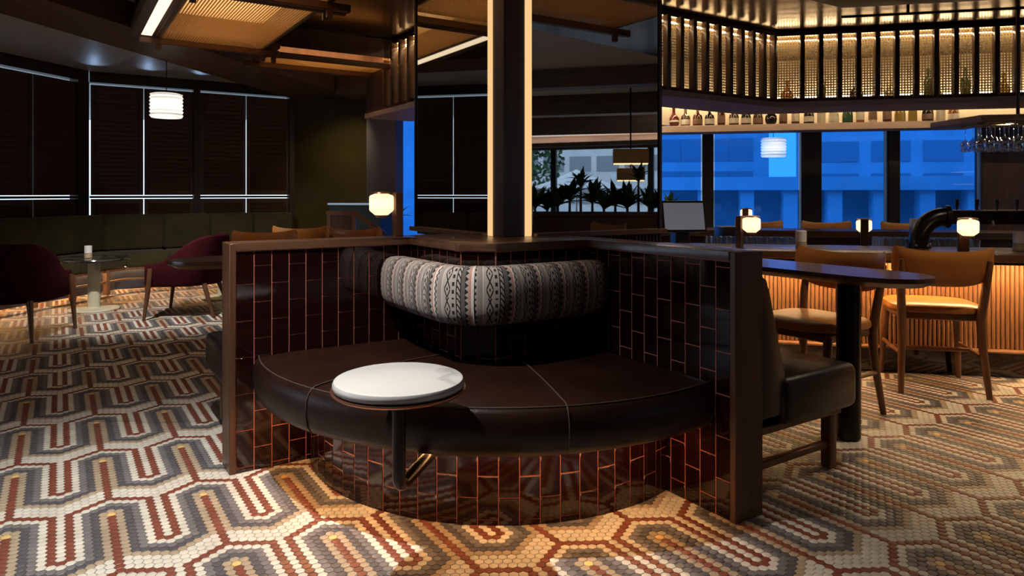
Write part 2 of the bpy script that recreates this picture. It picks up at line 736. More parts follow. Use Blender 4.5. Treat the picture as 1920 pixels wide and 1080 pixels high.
# wooden bands under the plaster
mb = MB()
mb.prism([(-4.05, 2.2), (-3.58, 4.93), (-2.87, 9.3), (-2.0, 9.15), (-2.13, 8.69), (-2.83, 5.55), (-3.55, 2.2)], 2.40, CZ - .001)
tag(mb.build('trim_1', beam_wood, smooth=False), kind='structure')
mb = MB()
mb.prism([(-2.11, 8.70), (-.4, 8.33), (-.4, 8.95), (-1.98, 9.14)], 2.36, CZ - .001)
tag(mb.build('trim_2', beam_wood, smooth=False), kind='structure')
for i, (bx, bw, bz) in enumerate(((4.0, .25, 2.38), (6.2, .3, 2.3), (8.0, .25, 2.15))):
    mb = MB()
    mb.prism([(bx, -3.8), (bx + bw, -3.8), (bx + bw + 1.2, 3.7), (bx + 1.2, 3.7)], bz, CZ - .001)
    tag(mb.build('trim_%d' % (3 + i), beam_wood, smooth=False), kind='structure')

W1D = Vector((-.213, -.977, 0)).normalized()
W2O = Vector((-5.02, 8.40, 0))
W1O = Vector((-5.02, 8.38, 0))


def wallpart(mb, o, d, n, s0, s1, z0, z1, th=.12):
    """slab along d from s0 to s1 lying behind the wall face (away from n)"""
    a, b = o + d * s0, o + d * s1
    mb.prism([(a.x, a.y), (b.x, b.y), (b.x - n.x * th, b.y - n.y * th), (a.x - n.x * th, a.y - n.y * th)], z0, z1)


N2 = -V                                     # faces the room
N1 = Vector((W1D.y, -W1D.x, 0)) * -1        # faces the room
if N1.x < 0:
    N1 = -N1
mb = MB()
wallpart(mb, W2O, U, N2, 0, 2.45, 0, .60)
wallpart(mb, W2O, U, N2, 0, 2.45, 2.47, CZ)
for s0, s1 in ((-.12, -.005), (1.165, 1.245), (2.40, 2.50)):
    wallpart(mb, W2O, U, N2, s0, s1, .6, 2.47)
o = tag(mb.build('wall_back', dark_wall, smooth=False), kind='structure')
mb = MB()
wallpart(mb, W1O, W1D, N1, 0, 12.5, 0, .60)
wallpart(mb, W1O, W1D, N1, 0, 12.5, 2.47, CZ)
w1win = [.16 + 1.25 * k for k in range(7)]
prev = 0
for s0 in w1win:
    wallpart(mb, W1O, W1D, N1, prev, s0 - .005, .6, 2.47)
    prev = s0 + 1.165
wallpart(mb, W1O, W1D, N1, prev, 12.5, .6, 2.47)
tag(mb.build('wall_left', dark_wall, smooth=False), kind='structure')

# shutters -----------------------------------------------------------------
LW = .571
slat_me = MB().box((0, 0, 0), (LW - .09, .075, .009), 0, .003, 1, rx=R(-72)).mesh('slat', shutter_wood)


def leaf_mesh(h):
    mb = MB()
    for sx in (-1, 1):
        mb.box((sx * (LW / 2 - .0225), 0, h / 2), (.045, .03, h), 0, .003, 1)
    mb.box((0, 0, .03), (LW - .09, .03, .06), 0, .003, 1)
    mb.box((0, 0, h - .03), (LW - .09, .03, .06), 0, .003, 1)
    return mb.mesh('shutter', shutter_wood)


leaf_up = leaf_mesh(1.345)
leaf_lo = leaf_mesh(.46)
wn_ = 0


def shutter_window(o, d, n, s0, detailed):
    global wn_
    wn_ += 1
    rz = math.atan2(d.y, d.x)
    p = o + d * s0 - n * .05
    root = thing('window_%d' % wn_, None, None, (p.x, p.y, 0), rz, kind='structure')
    MB().b2(0, 1.16, -.02, .02, 1.061, 1.089).build('mid_rail', frame_dark, root)
    for k in range(2):
        for z0, h, me in ((1.098, 1.345, leaf_up), (.592, .46, leaf_lo)):
            sh = inst('shutter', me, root, (.012 + LW / 2 + k * (LW + .012), 0, z0))
            ns = int((h - .12) / .0545)
            for j in range(ns):
                inst('slat', slat_me, sh, (0, 0, .06 + (j + .5) * (h - .12) / ns))
    return root


shutter_window(W2O, U, N2, 0, True)
shutter_window(W2O, U, N2, 1.24, True)
for k, s0 in enumerate(w1win[:4]):
    # leaves run from the corner towards the camera
    shutter_window(W1O + W1D * (2 * s0 + 1.16), -W1D, N1, s0, True)

# olive wall, lilac column ---------------------------------------------------
e2 = W2O + U * 2.47
mb = MB()
mb.prism([(e2.x, e2.y), (-1.78, 9.32), (-1.70, 9.5), (e2.x - .05, e2.y + .15)], 0, CZ)
tag(mb.build('wall_far', olive_wall, smooth=False), kind='structure')
mb = MB()
mb.prism([(-1.755, 8.85), (-1.375, 8.80), (-1.33, 9.15), (-1.70, 9.35)], 0, CZ)
tag(mb.build('column', lilac_wall, smooth=False), 'grey lilac column beside the blue window strip', 'column', kind='structure')

# window wall behind the bar -------------------------------------------------
WD = Vector((math.cos(WA), math.sin(WA), 0))
WN = Vector((-math.sin(WA), math.cos(WA), 0))      # away from the camera
WRO = Vector((-1.45, 9.30, 0))


def wr(s, n=0, z=0):
    p = WRO + WD * s + WN * n
    return Vector((p.x, p.y, z))


mb = MB()
for s0, s1, z0, z1 in ((-.1, 9.2, 0, .30), (-.1, 9.2, 2.25, CZ), (6.98, 9.2, .3, 2.25)):
    wallpart(mb, WRO, WD, -WN, s0, s1, z0, z1, .15)
tag(mb.build('wall_right', walnut_dark, smooth=False), kind='structure')
edges = [.0, 1.3, 2.65, 3.98, 5.10, 6.02, 6.98]
widths = [.08, .08, .10, .085, .18, .095, .06]
for i in range(6):
    s0, s1 = edges[i] + (widths[i] if i else .0), edges[i + 1]
    p = wr(s0)
    root = thing('window_%d' % (10 + i), None, None, (p.x, p.y, 0), WA, kind='structure')
    wd = s1 - s0
    fr = MB()
    fr.b2(0, .022, -.06, .06, .3, 2.25).b2(wd - .022, wd, -.06, .06, .3, 2.25).b2(.022, wd - .022, -.05, .05, .3, .34).b2(.022, wd - .022, -.05, .05, 2.2, 2.25)
    fr.build('window_frame', frame_dark, root, False)
    MB().b2(.022, wd - .022, .02, .026, .34, 2.2).build('pane', clear_pane, root, False)
    MB().b2(.036, wd - .036, .0, .002, .34, 2.2).build('roller_shade', film, root, False)
    if i < 5:
        MB().b2(wd, wd + widths[i + 1], -.07, .07, .3, 2.25).build('mullion', frame_dark, root, False)

# right and front sides of the room (seen in the mirrors) ---------------------
pe = wr(9.2)
mb = MB()
mb.prism([(pe.x, pe.y), (9.1, 3.6), (9.25, 3.65), (pe.x + .1, pe.y + .1)], 0, CZ)
tag(mb.build('wall_side', dark_wall, smooth=False), kind='structure')
mb = MB()
mb.b2(9.1, 9.25, -3.6, 3.6, 0, .5).b2(9.1, 9.25, -3.6, 3.6, 1.92, CZ)
tag(mb.build('wall_terrace', beam_wood, smooth=False), kind='structure')
for i in range(4):
    y0 = -3.6 + 1.8 * i
    root = thing('window_%d' % (20 + i), None, None, (9.15, y0, 0), 0, kind='structure')
    MB().b2(-.04, .04, 0, .05, .5, 1.92).b2(-.04, .04, 1.75, 1.8, .5, 1.92).build('window_frame', frame_dark, root, False)
    MB().b2(0, .006, .05, 1.75, .5, 1.92).build('pane', clear_pane, root, False)
mb = MB()
mb.b2(-7.7, 9.25, -3.9, -3.75, 0, CZ)
tag(mb.build('wall_front', dark_wall, smooth=False), kind='structure')

# ================================================================== BOOTH
ARM, PL_, CH = 1.334, .568, .104       # wall length, plinth size, plinth chamfer
WT = .132                              # wall thickness
LZ = .92                               # ledge height
TW, THT = .0702, .147
tile_me = MB().box((0, 0, .5 * (THT - .0026)), (TW - .0026, .008, THT - .0026), 0, .0018, 1).mesh('wall_tile', tile_m)


def tiles(parent, p0, dx, dy, length, z0, z1, ph, joint0=.020, zmin=None):
    """columns of upright tiles along (dx,dy) from p0, half bond"""
    rz = math.atan2(dy, dx)
    n = int(math.ceil(length / TW - 1e-6))
    for i in range(n):
        x0 = i * TW
        x1 = min(length, x0 + TW)
        if x1 - x0 < .008:
            continue
        off = joint0 + (THT / 2 if (i + ph) % 2 else 0)
        zz = off - 2 * THT
        while zz < z1:
            a, b = max(zz, z0), min(zz + THT, z1)
            if b - a > .012 and b > (zmin or -1):
                xm = (x0 + x1) / 2
                inst('tile', tile_me, parent, (p0[0] + dx * xm, p0[1] + dy * xm, a), rz, ((x1 - x0 - .0026) / (TW - .0026), 1, (b - a - .0026) / (THT - .0026)))
            zz += THT


def half_wall(left):
    lab = 'oxblood tiled half wall with dark walnut end post on the left of the booth' if left else 'oxblood tiled half wall with wide walnut end post on the right of the booth'
    root = thing('half_wall', lab, 'half wall', C0, A, 'half walls of the booth')
    e = .0006
    if left:
        MB().b2(-ARM, -.10, e, WT, 0, LZ - .032).build('wall_core', grout_red, root, False)
        MB().b2(-ARM - .026, -ARM - .0005, -.006, WT + .006, 0, LZ, .003, 1).build('end_post', walnut_z, root)
        tiles(root, (-ARM, .003), 1, 0, ARM - PL_, 0, LZ - .033, 0)
    else:
        MB().b2(e, WT, -ARM, -.21, 0, LZ - .032).build('wall_core', grout_red, root, False)
        MB().b2(-.006, WT + .006, -ARM - .026, -ARM - .0005, 0, LZ, .003, 1).build('end_post', walnut_z, root)
        tiles(root, (.003, -PL_), 0, -1, ARM - PL_, 0, LZ - .033, 1, .058)
    return root


half_wall(True)
half_wall(False)

plinth = thing('tiled_plinth', 'dark tiled corner block behind the patterned bolster under the ledge', 'plinth', C0, A)
pk = PL_ - CH
MB().prism([(-PL_ + .0004, -.0), (-PL_ + .0004, -pk + .001), (-pk + .001, -PL_ + .0004), (0, -PL_ + .0004), (0, -.0)], 0, LZ - .032).build('plinth_core', grout_red, plinth, False)
tiles(plinth, (-PL_ + .003, 0), 0, -1, pk, .30, LZ - .033, 0)
tiles(plinth, (-PL_ + .003, -pk), .70711, -.70711, CH * math.sqrt(2), .30, LZ - .033, 1)
tiles(plinth, (-pk, -PL_ + .003), 1, 0, pk, .30, LZ - .033, 0)

led_ = MB().prism([(-ARM, WT + .006), (-ARM, -.008), (-PL_ - .012, -.008), (-PL_ - .012, -pk - .006), (-pk - .006, -PL_ - .012), (-.008, -PL_ - .012),
                   (-.008, -ARM), (WT + .006, -ARM), (WT + .006, -.226), (-.2, -.226), (-.2, WT + .006)], LZ - .031, LZ, .004, 2).build('ledge', walnut_top)
put(led_, C0, A)
tag(led_, 'L-shaped polished walnut ledge capping the booth walls and the pillar base', 'ledge')

# banquette -------------------------------------------------------------------
banq = thing('banquette', 'curved dark brown leather corner bench on an oxblood tiled base', 'bench', C0, A)
KC, RB, RS = -.226, .84, 1.06


def wall_r(th):
    """distance from the seat centre to the walls / plinth boundary in direction th"""
    c, s = math.cos(th), math.sin(th)
    lim = 9
    if s > 0:
        lim = min(lim, -KC / s)
    if c > 0:
        lim = min(lim, -KC / c)
    cand = []
    if c < 0:
        cand.append((KC + PL_) / -c)
    if s < 0:
        cand.append((KC + PL_) / -s)
    ch = (PL_ + pk + 2 * KC) / -(c + s) if c + s < 0 else 9
    cand.append(ch)
    return lim, min(cand)


t0, t1 = PI - math.atan2(-KC, PL_ + KC) + .012, 1.5 * PI + math.atan2(-KC, PL_ + KC) - .012
rows = []
NT = 96
for i in range(NT + 1):
    th = t0 + (t1 - t0) * i / NT
    lim, inn = wall_r(th)
    ro = min(RS, lim - .008)
    inn += .004
    c, s = math.cos(th), math.sin(th)
    puff = .006 * math.sin(min(1, max(0, (th - t0) / (t1 - t0))) * 3 * PI) ** 2
    prof = [(inn, .30), (inn, .448)]
    for k in range(1, 8):
        q = k / 8
        prof.append((inn + (ro - .035 - inn) * q, .452 + (.012 + puff) * math.sin(q * PI * .72)))
    prof += [(ro - .030, .461), (ro - .014, .457), (ro - .002, .444), (ro + .008, .415), (ro + .010, .375), (ro + .003, .335), (ro - .012, .312), (ro - .035, .302), (max(inn, ro - .2), .30)]
    rows.append([(KC + r_ * c, KC + r_ * s, z_) for r_, z_ in prof])
mb = MB()
mb.grid(rows)
seat = mb.build('seat_cushion', leather, banq)
mb = MB()
pts = []
for i in range(81):
    th = R(165.5) + R(119) * i / 80
    pts.append((KC + (RS - .016) * math.cos(th), KC + (RS - .016) * math.sin(th), .4595))
mb.tube(pts, .0028, 6)
mb.build('piping', thread, seat)
for th0, bend in ((200, -5), (249, 0)):
    pts = []
    lim, inn = wall_r(R(th0))
    for k in range(16):
        q = k / 15
        th = R(th0 + bend * math.sin(q * PI * .5) * (1 - q))
        r_ = inn + .01 + (RS - .036 - inn) * q
        z_ = .4535 + .013 * math.sin(q * PI * .72)
        pts.append((KC + r_ * math.cos(th), KC + r_ * math.sin(th), z_ + .001))
    th = R(th0)
    for r_, z_ in ((RS - .013, .4575), (RS - .001, .445), (RS + .0095, .415), (RS + .0115, .375), (RS + .0045, .335), (RS - .012, .311)):
        pts.append((KC + r_ * math.cos(th), KC + r_ * math.sin(th), z_))
    MB().tube(pts, .0026, 6).build('seam', thread, seat)
mb = MB()
th_a, th_b = PI - math.asin(-KC / RB), 1.5 * PI + math.asin(-KC / RB)
outer = [(KC + (RB - .0006) * math.cos(th_a + (th_b - th_a) * i / 60), KC + (RB - .0006) * math.sin(th_a + (th_b - th_a) * i / 60)) for i in range(61)]
mb.prism(outer + [(0, -PL_), (-pk, -PL_), (-PL_, -pk), (-PL_, 0)], 0, .298)
base = mb.build('base', grout_red, banq)
ncol = 25
da = (th_b - th_a) / ncol
for i in range(ncol):
    th = th_a + (i + .5) * da
    zz = .020 - THT + (THT / 2 if i % 2 else 0)
    while zz < .298:
        a, b = max(zz, 0), min(zz + THT, .298)
        if b - a > .012:
            inst('tile', tile_me, base, (KC + (RB - .003) * math.cos(th), KC + (RB - .003) * math.sin(th), a), th + PI / 2,
                 ((RB * da - .0026) / (TW - .0026), 1, (b - a - .0026) / (THT - .0026)))
        zz += THT
# led strip hidden under the front lip of the seat
mb = MB()
inner = []
for i in range(61):
    th = th_a + .10 + (th_b - th_a - .20) * i / 60
    inner.append([(KC + r_ * math.cos(th), KC + r_ * math.sin(th), .2955) for r_ in (.945, .957)])
mb.grid(inner)
mb.build('led_strip', led_warm, banq, False)

# bolster ----------------------------------------------------------------------
bol_m = pm('woven stripe fabric', (.5, .45, .42), .9)
x, y, z, vec = coords(bol_m, 'UV')
PER = .118
p = (x / PER).fr()
v_ = y


def tri(e, k):
    return ((e * k).fr() - .5).ab() * 2


# masks of black within one repeat
fine = ((v_ * 260 + tri(p, 34) * .9).fr()).gt(.5)
b_edge = p.band(.0, .022)
herr_dark = p.band(.022, .115)
zig = p.band(.115, .205)
zigmask = (p - .115).lt(tri(v_, 42) * .085)
pink = p.band(.205, .255)
cream_b = p.band(.255, .30)
chk = p.band(.30, .375)
chkmask = X.op('GREATER_THAN', ((v_ * 42).fr() - .5) * ((p - .3375)), 0.0)
herr_l = p.band(.395, .52)
line1 = p.band(.52, .535)
dia = p.band(.60, .76)
dd = ((p - .68).ab() * 2 / .16) + tri(v_, 16) * 1.0
diamask = (dd - 1.0).ab().lt(.20) + dd.lt(.28)
chk2 = p.band(.80, .86)
chk2mask = ((v_ * 34).fr()).gt(.5)
b2e = p.band(.90, .925)
zz2 = p.band(.925, 1.0)
zz2m = ((v_ * 42 + tri(p, 8) * .7).fr()).gt(.62)
blk = b_edge.mx(herr_dark * (fine * .55 + .45)).mx(zig * zigmask).mx(chk * chkmask).mx(herr_l * fine * .6).mx(dia * diamask).mx(chk2 * chk2mask).mx(b2e).mx(zz2 * zz2m)
nt = bol_m.node_tree


def mixc(fac, a, b):
    n = nt.nodes.new('ShaderNodeMix')
    n.data_type = 'RGBA'
    nt.links.new(fac.s, n.inputs[0])
    for k, v in ((6, a), (7, b)):
        if isinstance(v, tuple):
            n.inputs[k].default_value = (*v, 1)
        else:
            nt.links.new(v, n.inputs[k])
    return n.outputs[2]


cbase = mixc(pink, (.43, .37, .34), (.55, .27, .22))
cbase = mixc(cream_b + line1, cbase, (.72, .66, .60))
cbase = mixc(blk.mn(1.0), cbase, (.014, .013, .014))
nt.links.new(cbase, bs(bol_m).inputs['Base Color'])
bump(bol_m, fine.s, .15, .002)

path = [(-.650, -.012)]
for k in range(1, 14):
    path.append((-.650, -.012 - .44 * k / 13))
cc = (-.47, -.47)
rc = .18
for k in range(1, 16):
    th = PI + PI / 2 * k / 16
    path.append((cc[0] + rc * math.cos(th), cc[1] + rc * math.sin(th)))
for k in range(0, 14):
    path.append((-.452 + .44 * k / 13, -.650))
nsec = 40
sec = []
for k in range(nsec):
    th = 2 * PI * k / nsec
    ex = 3.2
    cx_, sx_ = math.cos(th), math.sin(th)
    sec.append((math.copysign(abs(cx_) ** (2 / ex), cx_), math.copysign(abs(sx_) ** (2 / 2.5), sx_)))
bm = bmesh.new()
uvl = bm.loops.layers.uv.new('UVMap')
rings = []
lens = []
acc = 0
npth = len(path)
per_sec = [0]
for k in range(nsec):
    a, b = sec[k], sec[(k + 1) % nsec]
    per_sec.append(per_sec[-1] + math.hypot((a[0] - b[0]) * .078, (a[1] - b[1]) * .112))
ends = [(.55, -.006), (.82, -.002), (.95, .004)]
full = []
for e_, off in ends:
    full.append((path[0], e_, off, 0))
for i in range(1, npth - 1):
    full.append((path[i], 1, 0, i))
for e_, off in ends[::-1]:
    full.append((path[-1], e_, off, npth - 1))
prevp = None
for (pt, e_, off, i) in full:
    a = Vector(path[max(i - 1, 0)])
    b = Vector(path[min(i + 1, npth - 1)])
    t = (b - a).normalized()
    nrm = Vector((-t.y, t.x)) * -1          # outward, away from the plinth
    if nrm.dot(Vector((-1, -1))) < 0:
        nrm = -nrm
    base_p = Vector(pt) + t * (off if i == 0 else -off if i == npth - 1 else 0)
    if prevp is not None:
        acc += (base_p - prevp).length
    prevp = base_p
    hh = .112 * (.60 + .40 * e_)
    ring = []
    for (sx_, sz_) in sec:
        q = base_p + nrm * (sx_ * .078 * (.4 + .6 * e_))
        ring.append(bm.verts.new((q.x, q.y, .728 + sz_ * hh)))
    rings.append(ring)
    lens.append(acc)
for i in range(len(rings) - 1):
    for k in range(nsec):
        f_ = bm.faces.new((rings[i][k], rings[i][(k + 1) % nsec], rings[i + 1][(k + 1) % nsec], rings[i + 1][k]))
        for l, (uu, vv) in zip(f_.loops, ((lens[i], per_sec[k]), (lens[i], per_sec[k + 1]), (lens[i + 1], per_sec[k + 1]), (lens[i + 1], per_sec[k]))):
            l[uvl].uv = (uu, vv)
for ring, li in ((rings[0][::-1], lens[0]), (rings[-1], lens[-1])):
    f_ = bm.faces.new(ring)
    for l in f_.loops:
        l[uvl].uv = (li, l.vert.co.z)
bmesh.ops.recalc_face_normals(bm, faces=bm.faces)
me = bpy.data.meshes.new('cushion_cover')
bm.to_mesh(me)
bm.free()
me.materials.append(bol_m)
me.polygons.foreach_set('use_smooth', [True] * len(me.polygons))
bol = thing('bolster', 'bent bolster cushion in black, white and pink patterned stripes above the bench', 'cushion', C0, A)
inst('cover', me, bol)
pts = []
for k in range(21):
    th = -PI / 2 + PI * k / 20 - 0
    ri = (.0785 * abs(math.cos(th)) ** (2 / 3.2), .1125 * math.copysign(abs(math.sin(th)) ** (2 / 2.5), math.sin(th)))
    q = Vector((cc[0] + (rc + ri[0]) * math.cos(R(232)), cc[1] + (rc + ri[0]) * math.sin(R(232))))
    pts.append((q.x, q.y, .728 + ri[1]))
MB().tube(pts, .0022, 6).build('seam', porcelain, bol)

# swivel table ------------------------------------------------------------------
tb = Vector(at(748, 713, 2.0))
st = thing('swivel_table', 'small round white marble table on a bent black post before the bench', 'table', (tb.x, tb.y, 0), 0)
MB().lathe([(.02, .562), (.180, .562), (.186, .566), (.188, .572), (.188, .580), (.184, .587), (.176, .590), (.02, .590)], 64).build('marble_top', marble, st)
MB().lathe([(.02, .545), (.165, .547), (.188, .553), (.193, .558), (.193, .562), (.02, .562)], 64).build('tray', copper, st)
bc = uv(KC, KC)
dirb = Vector((bc.x - tb.x, bc.y - tb.y, 0))
L_ = dirb.length - RB + .004
dirb.normalize()
pts = [(0, 0, .548), (0, 0, .45), (0, 0, .34), (0, 0, .305)]
for k in range(1, 7):
    q = k / 6 * PI / 2
    pts.append((dirb.x * .035 * (1 - math.cos(q)), dirb.y * .035 * (1 - math.cos(q)), .305 - .035 * math.sin(q)))
pts += [(dirb.x * .12, dirb.y * .12, .27), (dirb.x * L_, dirb.y * L_, .27)]
MB().tube(pts, .0195, 20).build('bent_post', black_metal, st)
fl_ = MB()
q0 = dirb * (L_ - .008)
fl_.tube([(q0.x, q0.y, .27), (dirb.x * L_, dirb.y * L_, .27)], .026, 20)
fl_.build('wall_flange', black_metal, st)

# ------------------------------------------------------------------ pillar with mirrors
pil = thing('pillar', 'tall pillar clad in dark mirror with glowing strips at its front corner', 'pillar', C0, A)
UL, VR, UE, VE = -.215, -.235, .79, .70
MB().b2(UL + .012, UE - .004, VR + .012, VE, LZ - .03, CZ).build('core', walnut_dark, pil, False)
MB().b2(UL + .004, -.094, VR + .004, -.132, LZ, CZ - .001, .002, 1).build('corner_post', walnut_dark, pil)
MB().b2(UL - .004, UL + .011, -.132, -.098, LZ, CZ - .001, .002, 1).build('light_strip', strip_lit, pil)
MB().b2(-.094, -.060, VR - .004, VR + .011, LZ, CZ - .001, .002, 1).build('light_strip', strip_lit, pil)
mb = MB()
mb.b2(UL + .002, UL + .010, -.094, VE - .012, LZ + .012, CZ - .001)
mb.build('mirror_panel', mirror, pil, False)
MB().b2(-.056, UE - .022, VR + .002, VR + .010, LZ + .012, CZ - .001).build('mirror_panel', mirror, pil, False)
MB().b2(UE - .022, UE, VR - .006, VR + .03, LZ, CZ - .001, .002, 1).build('mirror_frame', walnut_dark, pil)
MB().b2(UL - .006, UL + .03, VE - .012, VE + .004, LZ, CZ - .001, .002, 1).build('mirror_frame', frame_dark, pil)
sill = MB()
sill.b2(UL - .03, UL + .001, -.09, VE + .02, LZ - .012, LZ + .012, .003, 1)
sill.build('sill', walnut_x, pil)
MB().b2(-.05, UE + .012, VR - .035, VR + .001, LZ - .012, LZ + .012, .003, 1).build('sill', walnut_x, pil)
reed = MB().b2(-.008, .008, -.012, .0, 0, LZ - .013, .003, 1).mesh('reed', walnut_dark)
MB().b2(WT + .01, UE, VR + .001, VR + .011, 0, LZ - .013).build('reed_backing', frame_dark, pil, False)
for i in range(26):
    inst('reed', reed, pil, (WT + .022 + i * .0247, VR, 0))

# ================================================================== OUTER BENCHES AND TABLES BESIDE THE BOOTH
def outer_bench(left, label):
    root = thing('leather_bench', label, 'bench', C0, A, 'benches backing onto the booth walls')

    def m(pl):
        return [(b, a) for a, b in pl] if left else pl

    def mbx(mb, u0, u1, v0, v1, z0, z1, bev=0, seg=3):
        if left:
            u0, u1, v0, v1 = v0, v1, u0, u1
        return mb.b2(u0, u1, v0, v1, z0, z1, bev, seg)
    mbx(MB(), .32, .80, -1.32, -.36, .255, .435, .035).build('seat_cushion', leather_black, root)
    mb = MB()
    prof = [(.145, .30), (.33, .30), (.345, .45), (.30, .60), (.255, .76), (.235, .805), (.20, .825), (.165, .815), (.145, .78)]
    rws = []
    for v_ in (-1.285, -1.30, -1.305, -.36):
        k = .86 if v_ == -1.305 else 1
        rw = []
        for a, b in prof:
            aa, bb = .235 + (a - .235) * k, .55 + (b - .55) * k
            rw.append((v_, aa, bb) if left else (aa, v_, bb))
        rws.append(rw)
    rws = [rws[2], rws[1], rws[0], rws[3]]
    vs = mb.grid(rws, closed_v=True)
    mb.bm.faces.new(vs[0])
    mb.bm.faces.new(vs[-1])
    mb.build('backrest', leather_black, root)
    mbx(MB(), .16, .76, -1.27, -.40, .225, .254, .004, 1).build('seat_frame', chair_wood, root)
    for uu in (.20, .725):
        for vv in (-1.235, -.45):
            mb = MB()
            p = (vv, uu, 0) if left else (uu, vv, 0)
            mb.box((p[0], p[1], .113), (.045, .045, .226), 0, .006, 2)
            mb.build('leg', chair_wood, root)
    mbx(MB(), .2226, .7024, -1.248, -1.222, .085, .115, .004, 1).build('stretcher', chair_wood, root)
    return root


outer_bench(False, 'black leather bench with wooden legs against the outside of the right booth wall')
outer_bench(True, 'black leather bench end peeking out beyond the left booth post')


def dining_table(left, label):
    root = thing('dining_table', label, 'table', C0, A, 'long walnut tables beside the booth')
    out = [(.925, -1.24), (.96, -1.36), (1.04, -1.43), (1.14, -1.45), (1.22, -1.41), (1.275, -1.33), (1.295, -1.20), (1.295, .19), (.925, .19)]
    inn = [(.965, -1.23), (.99, -1.33), (1.06, -1.39), (1.13, -1.405), (1.20, -1.37), (1.24, -1.31), (1.255, -1.19), (1.255, .16), (.965, .16)]
    if left:
        out = [(b, a) for a, b in out]
        inn = [(b, a) for a, b in inn]
    mb = MB()
    n = len(out)
    lv = []
    for pl, z_ in ((inn, .722), (out, .746), (out, .762), ([((a[0] * .985 + b[0] * .015), (a[1] * .985 + b[1] * .015)) for a, b in zip(out, inn)], .766)):
        lv.append([mb.bm.verts.new((q[0], q[1], z_)) for q in pl])
    for a, b in zip(lv, lv[1:]):
        for i in range(n):
            mb.bm.faces.new((a[i], a[(i + 1) % n], b[(i + 1) % n], b[i]))
    mb.bm.faces.new(lv[0])
    mb.bm.faces.new(lv[-1])
    mb.build('tabletop', walnut_top, root)
    for k, vv in enumerate((-1.09, -.15)):
        p = (1.11, vv)
        if left:
            p = (vv, 1.11)
        mb = MB().cyl(p, .052, .004, .7215, 28, None, .004)
        mb.build('leg', black_metal, root)
    return root


dining_table(False, 'long walnut table with rounded end on a thick black column leg')
dining_table(True, 'walnut tabletop end showing behind the left booth post')

# ================================================================== CHAIRS


def make_chair():
    t = thing('dining_chair', 'x', 'chair')
    # seat
    rws = []
    for r_, z_ in ((.0, .445), (.90, .445), (.985, .452), (1.0, .465), (.985, .482), (.93, .491), (.6, .497), (.0, .499)):
        ring = []
        for k in range(40):
            th = 2 * PI * k / 40
            cx_, sx_ = math.cos(th), math.sin(th)
            ring.append((math.copysign(abs(cx_) ** .55, cx_) * (.235 - .012 * sx_) * max(r_, .02), math.copysign(abs(sx_) ** .55, sx_) * .225 * max(r_, .02) + .01, z_))
        rws.append(ring)
    mb = MB()
    vs = mb.grid(rws, closed_v=True)
    mb.bm.faces.new(vs[0])
    mb.bm.faces.new(vs[-1])
    mb.build('seat', tan, t)
    mb = MB()
    mb.prism([(-.20, -.17), (.20, -.17), (.205, .19), (-.205, .19)], .405, .4445, .006, 1)
    mb.build('seat_rail', chair_wood, t)
    # backrest
    mb = MB()
    NX, NZ = 24, 8
    fr_, bk = [], []
    for i in range(NX + 1):
        q = -1 + 2 * i / NX
        xx = .25 * math.sin(q * 1.25) / math.sin(1.25)
        yy = -.262 + .075 * (q * q)
        zt = .800 + .040 * abs(q) ** 2.2 - .05 * max(0, abs(q) - .88) ** 1.2 / .12
        zb = .605 + .085 * abs(q) ** 2.6
        cf, cb = [], []
        for j in range(NZ + 1):
            s = j / NZ
            z_ = zb + (zt - zb) * s
            th = .017 * (1 - abs(2 * s - 1) ** 4) * (1 - .7 * abs(q) ** 8) + .001
            lean = -.035 * (z_ - .6) / .2
            cf.append((xx, yy + th + lean, z_))
            cb.append((xx, yy - th + lean, z_))
        fr_.append(cf)
        bk.append(cb)
    rws = [a + b[::-1] for a, b in zip(fr_, bk)]
    vs = mb.grid(rws, closed_v=True)
    mb.bm.faces.new(vs[0])
    mb.bm.faces.new(vs[-1])
    mb.build('backrest', tan, t)
    for s in (-1, 1):
        MB().tube([(s * .215, -.265, .0), (s * .20, -.215, .25), (s * .195, -.195, .42), (s * .205, -.225, .56), (s * .212, -.262, .70), (s * .214, -.272, .755)],
                  [.015, .020, .024, .022, .017, .013], 12).build('rear_leg', chair_wood, t)
        MB().tube([(s * .212, .215, .0), (s * .20, .195, .25), (s * .19, .175, .43)], [.014, .019, .022], 12).build('front_leg', chair_wood, t)
        MB().tube([(s * .203, .193, .215), (s * .205, -.222, .215)], .0115, 10).build('side_stretcher', chair_wood, t)
    MB().tube([(-.203, -.01, .215), (.203, -.01, .215)], .0115, 10).build('cross_stretcher', chair_wood, t)
    return t


chair0 = make_chair()
KIDS[chair0.name] = list(chair0.children)
G = 'tan leather dining chairs'
p = uv(1.33, -.77)
put(chair0, (p.x, p.y, 0), A + PI / 2)
chair0['label'] = 'tan leather chair tucked behind the walnut table, facing the black bench'
chair0['group'] = G
ch = [
    ((2.50, 4.07, 0), WA - R(4), 'tan leather chair with curved back drawn up to the slatted bar front'),
    ((-1.84, 5.35, 0), R(200), 'tan leather chair half hidden behind the left booth wall, nearest the armchair'),
    ((-1.88, 6.55, 0), R(6), 'tan leather chair showing its wide back above the left booth wall'),
    ((-1.27, 6.35, 0), R(-12), 'tan leather chair back beside the table lamp on the booth ledge'),
    ((2.74, 7.37, 0), WA + PI, 'tan leather chair at the far counter, left of the thick window mullion'),
    ((3.43, 7.26, 0), WA + PI, 'tan leather chair at the far counter, under the thick window mullion'),
    ((4.20, 7.10, 0), WA + PI, 'tan leather chair at the far counter, behind the far candle'),
    ((3.75, 2.42, 0), R(120), 'tan leather chair reflected low in the right pillar mirror'),
]
for loc, rz, lab in ch:
    dup(chair0, loc, rz, lab, G)

# ================================================================== BAR
B0 = Vector((2.786, 4.276, 0))


